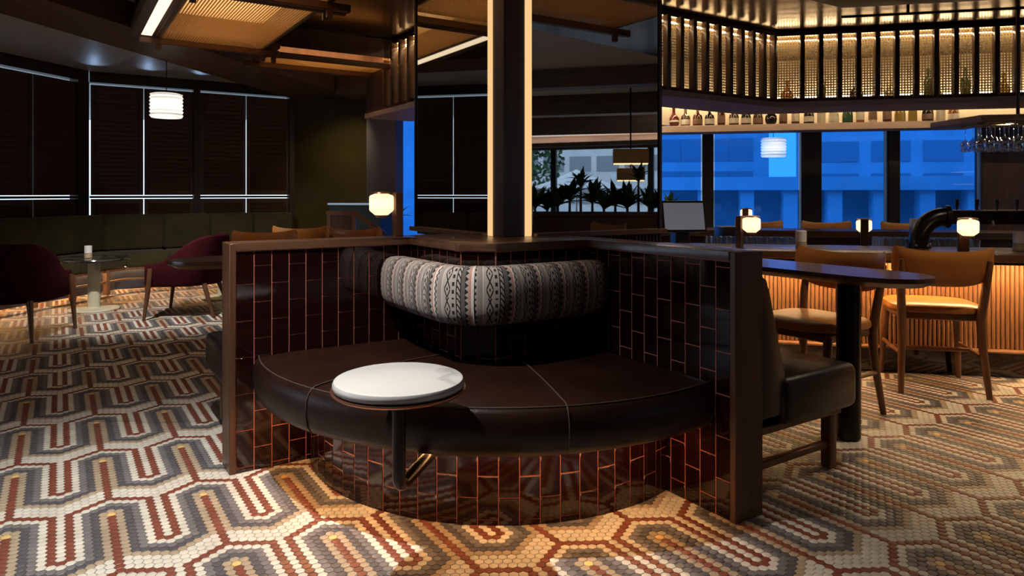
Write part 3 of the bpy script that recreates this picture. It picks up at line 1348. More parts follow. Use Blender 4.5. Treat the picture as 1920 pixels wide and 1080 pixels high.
def bl(x_, y_, z_=0):
    p = B0 + WD * x_ + WN * y_
    return Vector((p.x, p.y, z_))


bar = thing('bar_counter', 'walnut bar counter with glowing reeded timber front', 'bar', B0, WA)
MB().b2(-1.95, 2.6, .03, .12, .0, .725).build('bar_body', walnut_dark, bar, False)
mb = MB()
mb.b2(-1.95, 2.6, .002, .028, .0, .150)
mb.build('kick_base', tile_m, bar, False)
MB().b2(-1.95, 2.6, -.045, .029, .152, .166, .003, 1).build('foot_ledge', oak_slat, bar)
sl = MB()
ns = 8
sl.prism([(-.0112, .012)] + [(-.0112 * math.cos(PI * k / ns), .004 - .012 * math.sin(PI * k / ns)) for k in range(ns + 1)] + [(.0112, .012)], .167, .690)
sl_me = sl.mesh('slat', oak_slat)
nsl = 0
xx = -1.55
while xx < 2.3:
    inst('slat', sl_me, bar, (xx, .017, 0))
    xx += .0252
MB().prism([(-1.95, -.27), (2.6, -.27), (2.6, .33), (-1.95, .33)], .722, .766, .006, 2).build('countertop', walnut_top, bar)
MB().b2(-1.95, 2.6, -.20, -.185, .700, .7215).build('led_cover', frame_dark, bar, False)
MB().b2(-1.9, 2.55, -.135, -.120, .714, .7205).build('led_strip', emis('bar led', (1, .60, .26), 170), bar, False)

bst = thing('back_station', 'steel bartender station behind the bar counter', 'counter', bl(0, .48), WA)
MB().b2(-1.9, 2.4, 0, .60, 0, .695).build('cabinet', walnut_dark, bst, False)
MB().b2(-1.9, 2.4, -.01, .61, .696, .715, .003, 1).build('steel_top', steel, bst)
fc = thing('far_counter', 'walnut far counter below the blue windows', 'counter', bl(0, 2.25), WA)
MB().b2(-2.2, 2.6, .06, .40, 0, .70).build('cabinet', walnut_dark, fc, False)
MB().b2(-2.2, 2.6, 0, .48, .702, .766, .004, 1).build('countertop', walnut_x, fc)

# ------------------------------------------------------------------ bar canopy
KCN = Vector((2.46, 6.27, 0))
KL = Vector((.127, 4.775, 0))
KR = KCN + WD * 4.2
KE = KL + V * 2.88
Z0, Z1 = 1.95, 2.575
can = thing('bar_canopy', 'hanging slatted canopy with lit cane panels over the bar', 'canopy', (0, 0, 0))
NL = V * 1.0       # inward normal of the left face
N3 = U * 1.0


def P2(v):
    return (v.x, v.y)


IN = .52


def offs(d):
    """canopy outline moved inwards by d"""
    def isect(p, a, q, b):
        m_ = Matrix(((a.x, -b.x), (a.y, -b.y)))
        t_ = m_.inverted() @ Vector((q.x - p.x, q.y - p.y))
        return p + a * t_.x
    e = KE + U * d
    k1 = isect(KL + U * d, V, KL + V * d, U)
    k2 = isect(KL + V * d, U, KCN + WN * d, WD)
    return [e, k1, k2, KR + WN * d]


o0, o1, o2 = offs(0), offs(IN), offs(1.35)


def ring_prism(name, oa, ob, z0, z1, mat):
    for i in range(3):
        MB().prism([P2(oa[i]), P2(oa[i + 1]), P2(ob[i + 1]), P2(ob[i])], z0, z1).build(name, mat, can, False)


ring_prism('soffit_board', offs(-.02), o1, Z0 - .055, Z0 - .008, pale_wood)
ring_prism('top_rail', offs(-.012), offs(.05), Z1 - .04, Z1, walnut_dark)
ring_prism('bottom_rail', offs(-.012), offs(.03), Z0 - .007, Z0 + .02, walnut_x)
ring_prism('canopy_top', offs(.051), o2, Z1 - .012, Z1 - .002, dark_wall)
backm = pm('canopy back', (.62, .50, .34), .6)
vary(backm, (.56, .44, .29), (.68, .56, .40), 4)
for i in range(3):
    MB().prism([P2(o2[i]), P2(o2[i + 1]), P2(offs(1.37)[i + 1]), P2(offs(1.37)[i])], 1.85, Z1 - .013).build('back_panel', backm, can, False)
faces = [(KL + V * 2.35, -V, 2.35), (KL, U, (KCN - KL).length), (KCN, WD, 4.2)]
for (o_, d_, ln) in faces:
    sheet('cane_panel', cane_m, can, (o_.x, o_.y, Z0 + .021), d_, (0, 0, 1), ln, Z1 - .04 - Z0 - .022)
MB().prism([P2(KL + V * 2.36), P2(KE), P2(KE + U * .02), P2(KL + V * 2.36 + U * .02)], Z0 - .006, Z1 - .041).build('end_panel', walnut_dark, can, False)
sm = MB().b2(-.020, .020, -.060, -.002, Z0 - .006, Z1 - .041, .006, 2).mesh('slat', walnut_z)
for (o_, d_, ln), sp, st_ in zip(faces, (.185, .148, .1535), (.05, .03, .215)):
    s_ = st_
    rz = math.atan2(d_.y, d_.x)
    while s_ < ln - .02:
        q = o_ + d_ * s_
        inst('slat', sm, can, (q.x, q.y, 0), rz)
        s_ += sp
ins = offs(.035)
mid = offs(.06)
for i in range(3):
    a, b, c_, d_ = ins[i], ins[i + 1], mid[i + 1], mid[i]
    mb = MB()
    mb.prism([P2(a), P2(b), P2(c_), P2(d_)], Z1 - .075, Z1 - .065)
    mb.build('led_strip', led_canopy, can, False)
ins, mid = offs(1.22), offs(1.26)
for i in range(3):
    a, b, c_, d_ = ins[i], ins[i + 1], mid[i + 1], mid[i]
    for zz in (2.14,):
        MB().prism([P2(a), P2(b), P2(c_), P2(d_)], zz, zz + .012).build('led_strip', led_shelf, can, False)
ush = offs(.18), offs(.45)
for i in (1, 2):
    MB().prism([P2(ush[0][i]), P2(ush[0][i + 1]), P2(ush[1][i + 1]), P2(ush[1][i])], Z0 - .007, Z0 + .008).build('glass_shelf', clear_pane, can, False)

# lower bottle shelf
SH = Vector((1.635, 7.39, 0))
shelf = MB().b2(-.7, 3.05, 0, .30, 1.765, 1.835, .004, 1).build('bottle_shelf', pale_wood)
put(shelf, SH, WA)
tag(shelf, 'long pale wood shelf carrying a row of bottles below the canopy', 'shelf')

ORD = ['first', 'second', 'third', 'fourth', 'fifth', 'sixth', 'seventh', 'eighth', 'ninth', 'tenth', 'eleventh', 'twelfth', 'thirteenth', 'fourteenth', 'fifteenth',
       'sixteenth', 'seventeenth', 'eighteenth', 'nineteenth', 'twentieth', 'twenty-first', 'twenty-second', 'twenty-third', 'twenty-fourth', 'twenty-fifth', 'twenty-sixth']
bcols = {'dark red': (.10, .012, .008), 'amber': (.30, .10, .02), 'black': (.012, .010, .010), 'cream': (.62, .56, .42), 'green': (.03, .09, .03), 'brown': (.08, .03, .012), 'olive yellow': (.30, .22, .05)}
bmat = {k: pm('bottle ' + k, c, .12, spec=.6) for k, c in bcols.items()}
lab_m = pm('bottle label', (.66, .60, .50), .6)
lab_d = pm('dark bottle label', (.20, .12, .09), .6)
shapes = {
    'round': [(.005, .0), (.036, .0), (.040, .006), (.040, .15), (.034, .185), (.016, .215), (.014, .27), (.016, .272), (.016, .285), (.006, .287)],
    'squat': [(.005, .0), (.046, .0), (.050, .008), (.050, .085), (.044, .115), (.020, .135), (.015, .15), (.015, .20), (.018, .203), (.018, .225), (.006, .227)],
    'ball': [(.005, .0), (.035, .0), (.052, .02), (.060, .055), (.056, .09), (.035, .12), (.016, .14), (.015, .19), (.018, .20), (.018, .22), (.006, .222)],
}
bottle_me = {}
for k, pr in shapes.items():
    for c in bcols:
        bottle_me[k, c] = None


def bottle(kind, colr_, lbl, loc, label, group):
    t = thing('bottle', label, 'bottle', loc, WA, group)
    pr = shapes[kind]
    if bottle_me[kind, colr_] is None:
        if kind == 'round':
            pass
        bottle_me[kind, colr_] = MB().lathe(pr, 16).mesh('glass_body', bmat[colr_])
    inst('glass_body', bottle_me[kind, colr_], t)
    rmax = {'round': .0405, 'squat': .0505, 'ball': .0605}[kind]
    key = ('lab', kind, lbl)
    if key not in bottle_me:
        z0, z1 = {'round': (.03, .11), 'squat': (.02, .075), 'ball': (.045, .065)}[kind]
        bottle_me[key] = MB().lathe([(rmax, z0), (rmax + .0006, z0 + .001), (rmax + .0006, z1 - .001), (rmax, z1)], 16, cap=False).mesh('paper_label', lab_d if lbl else lab_m)
    if lbl is not None:
        inst('paper_label', bottle_me[key], t)
    return t


seq = [('round', 'amber', None), ('ball', 'dark red', 0), ('squat', 'brown', 0), ('squat', 'dark red', 1), ('squat', 'black', 0), ('round', 'dark red', 1), ('squat', 'brown', 0), ('squat', 'black', 0),
       ('squat', 'brown', 1), ('ball', 'black', None), ('round', 'dark red', 1), ('round', 'brown', 0), ('squat', 'black', 0), ('round', 'cream', None), ('squat', 'cream', 0), ('squat', 'green', None),
       ('round', 'amber', 0), ('round', 'cream', 1), ('round', 'brown', 1), ('squat', 'olive yellow', None), ('round', 'olive yellow', None), ('squat', 'black', 1), ('round', 'cream', 0), ('squat', 'amber', 0)]
for i, (k, c, lb) in enumerate(seq):
    s_ = .05 + i * .123
    q = SH + WD * s_ + WN * (.09 + .02 * (i % 3))
    bottle(k, c, lb, (q.x, q.y, 1.836), '%s bottle, %s from the left on the lower bar shelf' % (c, ORD[i]), 'bottles on the lower bar shelf')
random.seed(3)
for i in range(12):
    c = random.choice(list(bcols))
    k = random.choice(list(shapes))
    q = ush[0][2] + WD * (.22 + i * .30) + WN * .10
    bottle(k, c, None, (q.x, q.y, Z0 + .009), '%s bottle, %s from the left behind the long lit cane panel' % (c, ORD[i]), 'bottles inside the canopy')

# raft and track in front of the canopy
q0 = Vector((2.50, 5.13, 0))
raft = MB().prism([P2(q0), P2(q0 - U * .9), P2(q0 - U * .9 - WN * .5), P2(q0 + WD * 2.2 - WN * .9), P2(q0 + WD * 2.2)], 2.49, 2.53, .003, 1).build('ceiling_raft', walnut_x)
tag(raft, 'dark wooden ceiling raft at the top edge before the bar canopy', 'ceiling panel')
tr_ = MB().tube([tuple(q0 + WN * .02 + Vector((0, 0, 2.43))), tuple(q0 + WN * .02 + WD * 1.6 + Vector((0, 0, 2.43)))], .010, 8)
for s_ in (.45, 1.3):
    r0 = q0 + WN * .02 + WD * s_
    tr_.box((r0.x, r0.y, 2.51), (.016, .016, .178), WA)
tag(tr_.build('light_track', black_metal), 'thin black light track crossing in front of the bar canopy', 'light track')

# ------------------------------------------------------------------ glass rack
gr = thing('glass_rack', 'pale wooden rack under the canopy holding hanging wine glasses', 'rack', (0, 0, 0))
ra = Vector((3.40, 5.02, 0))
MB().prism([P2(ra + WD * -.18 + WN * .3), P2(ra + WD * -.04 - WN * .22), P2(ra + WD * 1.6 - WN * .22), P2(ra + WD * 1.6 + WN * .3)], 1.625, 1.665, .004, 1).build('rack_board', pale_wood, gr)
for j in range(4):
    a = ra + WN * (-.18 + j * .13) + WD * .0
    b = ra + WN * (-.18 + j * .13) + WD * 1.55
    MB().tube([(a.x, a.y, 1.6197), (b.x, b.y, 1.6197)], .005, 6).build('rail', brass, gr)
for s_ in (.35, 1.35):
    h0 = ra + WD * s_ + WN * .15
    MB().tube([(h0.x, h0.y, 1.66), (h0.x, h0.y, CZ - .021)], .012, 8).build('hanger', walnut_z, gr)
# wine glass upside down: foot up
wg = MB().lathe([(.001, .0), (.032, -.001), (.033, -.003), (.008, -.006), (.0035, -.014), (.0035, -.085), (.012, -.096), (.030, -.115), (.036, -.14), (.035, -.165), (.031, -.185), (.029, -.185), (.033, -.165), (.034, -.14), (.028, -.117), (.002, -.098)], 16, cap=False).mesh('hanging_glass', drink_glass)
nn = 0
for j in range(4):
    for i in range(9):
        q = ra + WN * (-.175 + j * .13) + WD * (.03 + i * .088)
        o = bpy.data.objects.new('wine_glass', wg)
        C.objects.link(o)
        put(o, (q.x, q.y, 1.6145))
        tag(o, 'clear wine glass hanging upside down from the rack over the bar', 'glass', 'hanging wine glasses')
spot('rack_fill_spot', (ra.x + .55, ra.y - .1, 1.61), (ra.x + .55, ra.y - .1, 0), 20, (1, .85, .65), 120, .6, .02)  # added fill that brightens the hanging glasses

for s_ in (.25, .75, 1.25):
    q = ra + WD * s_ + WN * .02
    MB().lathe([(.002, 1.6225), (.034, 1.6225), (.036, 1.6245), (.002, 1.6245)], 20, (q.x, q.y, 0)).build('glint_disc', emis('rack downlight', (1, .86, .66), 60), gr)  # glowing discs added to give the glasses sparkle

# tumblers on the steel station
tg = MB().lathe([(.001, .0), (.026, .0), (.028, .004), (.033, .085), (.031, .085), (.026, .012), (.001, .012)], 14, cap=False).mesh('tumbler', drink_glass)
for (x0_, y0_, nx, ny, lab) in ((-.22, .58, 9, 4, 'clear tumbler in the block of glasses beside the black tap pipe'), (-1.42, .55, 9, 2, 'clear tumbler in the row of glasses beside the monitor')):
    for i in range(nx):
        for j in range(ny):
            q = bl(x0_ + i * .070, y0_ + j * .075, .7155)
            o = bpy.data.objects.new('tumbler', tg)
            C.objects.link(o)
            put(o, q)
            tag(o, lab, 'glass', lab[:40])

# ------------------------------------------------------------------ tap tower
tt = bl(0, 0)
bx0 = Vector((*[at(1722, 465, 4.50)[i] for i in (0, 1)], 0))
tap = thing('tap_tower', 'black bent-pipe beer tap tower with five tap handles on the bar', 'beer tap', (bx0.x, bx0.y, 0), WA)
pts = [(0, 0, .767), (0, 0, .80)]
for k in range(1, 13):
    q = k / 12 * PI / 2
    pts.append((.155 * (1 - math.cos(q)), 0, .80 + .17 * math.sin(q)))
MB().tube(pts, .058, 24).build('pipe', black_metal, tap)
MB().lathe([(.075, .767), (.075, .780), (.060, .780)], 24).build('base_flange', black_metal, tap)
mb = MB()
mb.tube([(.150, 0, .97), (.175, 0, .97)], .073, 24)
mb.build('end_flange', black_metal, tap)
MB().b2(.1755, 1.5, -.055, .055, .925, 1.005, .004, 1).build('tap_box', black_metal, tap)
MB().b2(.1755, 1.5, -.060, .060, 1.0055, 1.014, .002, 1).build('top_plate', steel, tap)
MB().b2(1.2, 1.32, -.05, .05, .7665, .9245, .004, 1).build('support', walnut_z, tap)
for k in range(6):
    xk = .225 + k * .113
    h = MB().lathe([(.006, 1.0145), (.007, 1.03), (.011, 1.045), (.013, 1.075), (.011, 1.082)], 12, (xk, 0, 0)).build('tap_handle', plastic_black, tap)
for xk in (.28, .393):
    MB().tube([(xk, -.056, .95), (xk, -.085, .945), (xk, -.09, .92)], .008, 8).build('spout', steel, tap)
for k in range(6):
    th = 2 * PI * k / 6
    MB().lathe([(.008, .780), (.008, .792), (.003, .796)], 8, (.068 * math.cos(th), .068 * math.sin(th), 0)).build('bolt', steel, tap)

# ------------------------------------------------------------------ table lamps, candles


def make_lamp():
    t = thing('table_lamp', 'x', 'lamp')
    MB().b2(-.028, .028, -.018, .018, 0, .205, .003, 1).build('post', chair_wood, t)
    n = 16
    sh = MB().lathe([(.030, .100), (.052, .118), (.056, .124), (.056, .182), (.052, .190), (.030, .198)], n, (0, .077, 0)).build('shade', frost_warm, t)
    MB().lathe([(.004, .135), (.013, .140), (.013, .165), (.004, .172)], 10, (0, .077, 0)).build('bulb', bulb_m, sh)
    MB().lathe([(.03, .1985), (.054, .1985), (.050, .206), (.02, .210)], n, (0, .077, 0)).build('cap', copper, t)
    MB().lathe([(.012, .086), (.030, .090), (.031, .0995)], n, (0, .077, 0)).build('cup', copper, t)
    return t


lamp0 = make_lamp()
KIDS[lamp0.name] = list(lamp0.children)
GL = 'small table lamps with wooden posts'
zt = .7665
q = at(1387, 463, 4.56)
put(lamp0, (q[0], q[1], zt), R(-128))
lamp0['label'] = 'small glowing table lamp at the left end of the bar, before the monitor'
lamp0['group'] = GL
q = at(1806, 462, 4.22)
dup(lamp0, (q[0], q[1], zt), R(165), 'small glowing table lamp on the bar in front of the black tap box', GL)
q = at(1621, 440, 5.35)
dup(lamp0, (q[0], q[1], .7155), R(-25), 'small table lamp with its dark post in front, amid the bar windows', GL)
q = bl(-.95, 2.35)
dup(lamp0, (q.x, q.y, zt), R(-25), 'small table lamp just right of the monitor, farther back', GL)
q = uv(-.60, .082)
dup(lamp0, (q.x, q.y, LZ), R(118), 'small glowing table lamp on the walnut ledge left of the pillar', GL)


def make_candle():
    t = thing('candle_holder', 'x', 'candle holder')
    MB().cyl((0, 0), .034, 0, .044, 24, None, .003).build('stone_base', stoneware, t)
    MB().cyl((0, 0), .033, .0445, .118, 24, None, .004).build('white_cup', porcelain, t)
    return t


cd0 = make_candle()
KIDS[cd0.name] = list(cd0.children)
GC = 'white candle holders on stone bases'
q = at(1502, 466, 4.40)
put(cd0, (q[0], q[1], zt))
cd0['label'] = 'white candle holder on the bar left of the chair backs'
cd0['group'] = GC
q = at(1911, 469, 4.25)
dup(cd0, (q[0], q[1], zt), 0, 'white candle holder at the right end of the bar', GC)
q = bl(.55, 2.38)
dup(cd0, (q.x, q.y, zt), 0, 'white candle holder on the far counter before the blue window', GC)

# ------------------------------------------------------------------ monitor on the station
mo = bl(-1.60, .76)
mon = thing('cash_register_monitor', 'black-framed monitor with grey screen on a stand behind the bar', 'monitor', (mo.x, mo.y, .7155), R(8))
MB().box((0, 0, .19), (.30, .03, .21), 0, .006, 2, rx=R(-12)).build('housing', plastic_black, mon)
MB().box((0, -.0165, .1935), (.272, .002, .178), 0, 0, 1, rx=R(-12)).build('screen', screen_m, mon)
MB().b2(-.05, .05, .0, .10, 0, .10, .006, 1).build('stand', plastic_black, mon)
mon.scale = (1.18, 1.18, 1.18)
kb = MB().box((0, 0, .0), (.26, .10, .028), 0, .006, 1).build('keyboard', plastic_white)
q = bl(-1.62, .56)
put(kb, (q.x, q.y, .7295), R(8))
tag(kb, 'white keyboard in front of the grey monitor', 'keyboard')
prt = MB()
prt.box((0, 0, .075), (.14, .16, .15), 0, .01, 2)
o = prt.build('printer', plastic_black)
q = bl(-1.27, .84)
put(o, (q.x, q.y, .7155), R(8))
tag(o, 'black receipt printer right of the monitor', 'printer')

# ------------------------------------------------------------------ pendants


def make_pendant():
    t = thing('pendant_lamp', 'x', 'pendant lamp')
    prof = [(.02, .0), (.135, .0)]
    for k in range(6):
        z_ = .022 + k * .034
        prof += [(.150, z_), (.138, z_ + .017)]
    prof += [(.146, .224), (.12, .232), (.02, .234)]
    ps = MB().lathe(prof, 40).build('paper_shade', paper, t, True)
    MB().lathe([(.004, .09), (.03, .10), (.03, .14), (.004, .15)], 12).build('bulb', emis('pendant bulb', (1, .95, .86), 60), ps)
    MB().lathe([(.004, .235), (.004, CZ - 1.87)], 8).build('cord', black_metal, t)
    MB().lathe([(.002, CZ - 1.871), (.05, CZ - 1.871), (.05, CZ - 1.8505), (.002, CZ - 1.8505)], 20).build('ceiling_rose', porcelain, t)
    return t


pd = make_pendant()
KIDS[pd.name] = list(pd.children)
q = at(312, 221, 6.7)
put(pd, (q[0], q[1], 1.85))
pd['label'] = 'glowing white ribbed pendant lamp before the shutters'
pd['group'] = 'ribbed pendant lamps'
q = at(1450, 296, 8.3)
p2 = dup(pd, (q[0], q[1], 1.55), 0, 'glowing white ribbed pendant lamp before the blue bar window', 'ribbed pendant lamps')
for c in p2.children:
    if c.name.startswith('cord'):
        c.scale.z = 1.0
        c.data = MB().lathe([(.004, .235), (.004, CZ - 1.57)], 8).mesh('cord', black_metal)
    if c.name.startswith('ceiling_rose'):
        c.location.z = .30

# ================================================================== CANE CEILING LIGHTS


def cane_light(x0_, x1_, y0_, y1_, label, z_=2.30, pw=13):
    t = thing('ceiling_light_panel', label, 'ceiling light', (PA.x, PA.y, 0), A, 'framed cane ceiling lights')
    w_ = .045
    for (a, b, c, d) in ((x0_ - .14, x1_ + .14, y0_ - w_ / 2, y0_ + w_ / 2), (x0_ - .14, x1_ + .14, y1_ - w_ / 2, y1_ + w_ / 2)):
        MB().b2(a, b, c, d, z_, z_ + .05, .004, 1).build('frame_bar', walnut_x, t)
    for xk in (x0_, x1_):
        MB().b2(xk - w_ / 2, xk + w_ / 2, y0_ - .14, y1_ + .14, z_ + .051, z_ + .10, .004, 1).build('frame_bar', walnut_x, t)
    sheet('cane_panel', cane_dense, t, (x0_, y0_, z_ + .049), (1, 0, 0), (0, 1, 0), x1_ - x0_, y1_ - y0_)
    MB().b2(x0_ + .001, x1_ - .001, y0_ + .001, y1_ - .001, CZ - .030, CZ - .0225).build('reflector', backm, t, False)
    for (a, b, c, d) in ((x0_ - .012, x1_ + .012, y0_ - .012, y0_), (x0_ - .012, x1_ + .012, y1_, y1_ + .012), (x0_ - .012, x0_, y0_ + .0005, y1_ - .0005), (x1_, x1_ + .012, y0_ + .0005, y1_ - .0005)):
        MB().b2(a, b, c, d, z_ + .101, CZ - .022).build('tray_side', walnut_dark, t, False)
    up = area('panel_light', ((x0_ + x1_) / 2, (y0_ + y1_) / 2, z_ + .10), ((x0_ + x1_) / 2, (y0_ + y1_) / 2, 3), x1_ - x0_ - .02, y1_ - y0_ - .02, pw * (x1_ - x0_) * (y1_ - y0_), (1, .68, .34))
    up.parent = t
    for xk in (x0_, x1_):
        for yk in (y0_, y1_):
            MB().b2(xk - .018, xk + .018, yk - .018, yk + .018, z_ - .05, CZ - .002, .003, 1).build('hanger', walnut_z, t)
    return t


cane_light(0, .80, -1.66, 0, 'large glowing cane ceiling light at the upper left, nearest the beam')
cane_light(0, .80, -3.4, -1.74, 'glowing cane ceiling light cut off by the top edge of the picture')
cane_light(.90, 2.35, .03, .58, 'narrow glowing cane ceiling light beyond the large one', pw=24)
tl = thing('ceiling_light_panel', 'bright white lit strip along the left side of the large cane light', 'ceiling light', (PA.x, PA.y, 0), A)
MB().b2(-.13, -.055, -3.2, -.06, 2.352, 2.36).build('diffuser', emis('lit side strip', (1, .80, .55), 1.6), tl, False)
MB().b2(-.20, -.131, -3.2, -.02, 2.345, 2.45, .003, 1).build('side_board', walnut_x, tl)
MB().b2(-.131, -.0235, -3.2, -.02, 2.361, 2.372).build('cover', walnut_x, tl)
for k in range(2):
    MB().b2(-.19, -.15, -.30 - k * 1.5, -.26 - k * 1.5, 2.451, CZ - .001).build('hanger', walnut_z, tl)
# two more over the aisle on the right (mirrored in the pillar)


def cane_light_w(loc, rz, sx, sy, label):
    t = cane_light(0, sx, 0, sy, label, pw=4)
    t.location = (*loc, 0)
    t.rotation_euler = (0, 0, rz)


cane_light_w((1.15, 2.45), A, 1.2, .75, 'glowing cane ceiling light mirrored in the right side of the pillar')

# ================================================================== LOUNGE ON THE LEFT


def moff(o):
    """corner of the two window walls moved into the room by o"""
    a, b = W1O + N1 * o, W2O + N2 * o
    m_ = Matrix(((W1D.x, -U.x), (W1D.y, -U.y)))
    t_ = m_.inverted() @ Vector((b.x - a.x, b.y - a.y))
    return a + W1D * t_.x


def wpt(side, s, o):
    return (W1O + W1D * s + N1 * o) if side == 1 else (W2O + U * s + N2 * o)


lb = thing('corner_sofa', 'long olive green velvet corner sofa along the shuttered windows', 'sofa', (0, 0, 0))
s1e = [None, .95, 1.62, 2.29, 2.96, 3.63, 4.3]
s2e = [None, .78, 1.32, 1.86, 2.36]


def quadpoly(side, a, b, o0_, o1_):
    def g(s, o):
        return moff(o) if s is None else wpt(side, s, o)
    return [P2(g(a, o0_)), P2(g(b, o0_)), P2(g(b, o1_)), P2(g(a, o1_))]


for side, ss in ((1, s1e), (2, s2e)):
    for a, b in zip(ss, ss[1:]):
        MB().prism(quadpoly(side, a, b, .10, .29), .44, .862, .035, 3).build('back_cushion', green_velvet, lb)
        MB().prism(quadpoly(side, a, b, .292, .80), .275, .438, .03, 3).build('seat_cushion', green_velvet, lb)
navy = pm('navy base panel', (.012, .022, .055), .7)
vary(navy, (.008, .014, .035), (.02, .035, .085), 12)
for side, ss in ((1, s1e), (2, s2e)):
    MB().prism(quadpoly(side, None, ss[-1], .50, .55), .0, .273).build('base_panel', navy, lb, False)
    MB().prism(quadpoly(side, None, ss[-1], .735, .765), .240, .2735).build('upper_rail', oak_slat, lb)
    MB().prism(quadpoly(side, None, ss[-1], .74, .762), .125, .145).build('lower_rail', oak_slat, lb)
    for s in [.55 + .46 * k for k in range(9 if side == 1 else 4)]:
        q = wpt(side, s, .75)
        rz = math.atan2((W1D if side == 1 else U).y, (W1D if side == 1 else U).x)
        MB().box((q.x, q.y, .1365), (.05, .055, .273), rz, .006, 2).build('leg', oak_slat, lb)
    MB().prism(quadpoly(side, None, ss[-1], .57, .585), .262, .268).build('led_strip', led_warm, lb, False)


def make_armchair():
    t = thing('armchair', 'x', 'armchair')
    # tub shell: plan path, front of left arm -> back -> front of right arm
    path_ = []
    for k in range(5):
        path_.append((-.295, .27 - .27 * k / 4))
    for k in range(1, 16):
        th = PI + PI * k / 16
        path_.append((.295 * math.cos(th), .27 * math.sin(th)))
    for k in range(5):
        path_.append((.295, .27 * k / 4))
    rows_ = []
    n = len(path_)
    for i, (px_, py_) in enumerate(path_):
        a = Vector(path_[max(i - 1, 0)])
        b = Vector(path_[min(i + 1, n - 1)])
        tg_ = (b - a).normalized()
        nr = Vector((tg_.y, -tg_.x))
        if nr.dot(Vector((px_, py_ - .05))) < 0:
            nr = -nr
        back = max(0, min(1, (.20 - py_) / .42))
        zt_ = .495 + .245 * (back * back * (3 - 2 * back))
        ring = []
        for (dn, z_) in ((-.025, .300), (.02, .288), (.034, .315), (.034, zt_ - .05), (.025, zt_ - .012), (.005, zt_), (-.018, zt_ - .012), (-.026, zt_ - .05)):
            lean = .06 * back * (z_ - .29) / .45
            q = Vector((px_, py_)) + nr * (dn + lean)
            ring.append((q.x, q.y, z_))
        rows_.append(ring)
    mb = MB()
    vs = mb.grid(rows_, closed_v=True)
    mb.bm.faces.new(vs[0])
    mb.bm.faces.new(vs[-1])
    mb.build('tub_shell', burgundy, t)
    mb = MB()
    mb.prism([(-.265, .28), (-.265, -.02), (-.23, -.14), (-.14, -.22), (0, -.245), (.14, -.22), (.23, -.14), (.265, -.02), (.265, .28)], .302, .415, .03, 3)
    mb.build('seat_cushion', burgundy, t)
    for s in (-1, 1):
        MB().tube([(s * .35, .27, 0), (s * .343, .245, .2), (s * .340, .225, .38), (s * .339, .22, .455)], [.013, .019, .024, .020], 12).build('front_leg', walnut_z, t)
        MB().tube([(s * .28, -.30, 0), (s * .25, -.25, .15), (s * .22, -.20, .30)], [.013, .018, .023], 12).build('rear_leg', walnut_z, t)
    return t


ac = make_armchair()
KIDS[ac.name] = list(ac.children)
put(ac, (-2.95, 6.48, 0), R(98))
ac['label'] = 'burgundy velvet tub armchair right of the pedestal table'
ac['group'] = 'burgundy tub armchairs'
dup(ac, (-3.85, 5.42, 0), R(10), 'burgundy velvet tub armchair cut by the left picture edge', 'burgundy tub armchairs')


def make_ped():
    t = thing('pedestal_table', 'x', 'table')
    MB().lathe([(.02, .0), (.215, .0), (.22, .006), (.215, .014), (.06, .022), (.055, .03)], 40).build('base_disc', cream, t)
    MB().cyl((0, 0), .054, .030, .474, 28).build('column', cream, t)
    MB().lathe([(.02, .475), (.318, .475), (.328, .484), (.33, .492), (.326, .50), (.02, .502)], 48).build('tabletop', dark_marble, t)
    return t


ped = make_ped()
KIDS[ped.name] = list(ped.children)
put(ped, (-3.95, 6.68, 0))
ped['label'] = 'round dark marble table on a cream pedestal before the green sofa'
ped['group'] = 'pedestal tables'
dup(ped, (-3.02, 7.45, 0), 0, 'pedestal table mostly hidden behind the right armchair', 'pedestal tables')
dup(cd0, (-3.97, 6.62, .5025), 0, 'white candle holder on the dark marble pedestal table', GC)

# handrail, sideboard, plant between lounge and bar ---------------------------------
hr = thing('handrail', 'dark wooden handrail sloping down beyond the left booth wall', 'handrail', (0, 0, 0))
D_ = 7.3
a0, a1, a2 = Vector(at(612, 399, D_)), Vector(at(664, 399, D_)), Vector(at(700, 424, D_))
a3 = a2 + (a2 - a1) * .6
mb = MB()
mb.tube([a0, a1, a2, a3], .032, 4, sq=.8)
mb.build('rail', walnut_x, hr)
for p_ in (a0 + Vector((.03, 0, 0)), a1):
    MB().b2(p_.x - .02, p_.x + .02, p_.y - .02, p_.y + .02, 0, p_.z - .02, .003, 1).build('baluster', walnut_z, hr)
MB().b2(a0.x + .052, a1.x - .022, D_ - .012, D_ + .012, .1, a0.z - .03).build('panel', walnut_dark, hr, False)
sbd = thing('sideboard', 'low black sideboard in the dark corner before the lilac column', 'cabinet', (-1.70, 8.30, 0), WA)
MB().b2(-.32, .32, -.2, .2, 0, .98).build('body', frame_dark, sbd, False)
MB().b2(-.34, .34, -.22, .22, .981, 1.01, .003, 1).build('top', steel, sbd)


def leaf_strip(mb, base, az, length, width, rise, droop, n=7):
    d = Vector((math.cos(az), math.sin(az), 0))
    sd = Vector((-d.y, d.x, 0))
    L0, R0 = [], []
    for k in range(n + 1):
        q = k / n
        c = Vector(base) + d * (length * q * math.cos(rise) + .0) + Vector((0, 0, length * (math.sin(rise) * q - droop * q * q)))
        w_ = width * math.sin(min(1, q * 1.15 + .12) * PI) ** .7 * .5 if q < 1 else .0006
        L0.append(c + sd * w_ + Vector((0, 0, w_ * .25)))
        R0.append(c - sd * w_ + Vector((0, 0, w_ * .25)))
    mid_ = [(a + b) / 2 - Vector((0, 0, .18 * (a - b).length)) for a, b in zip(L0, R0)]
    mb.grid([L0, mid_, R0])


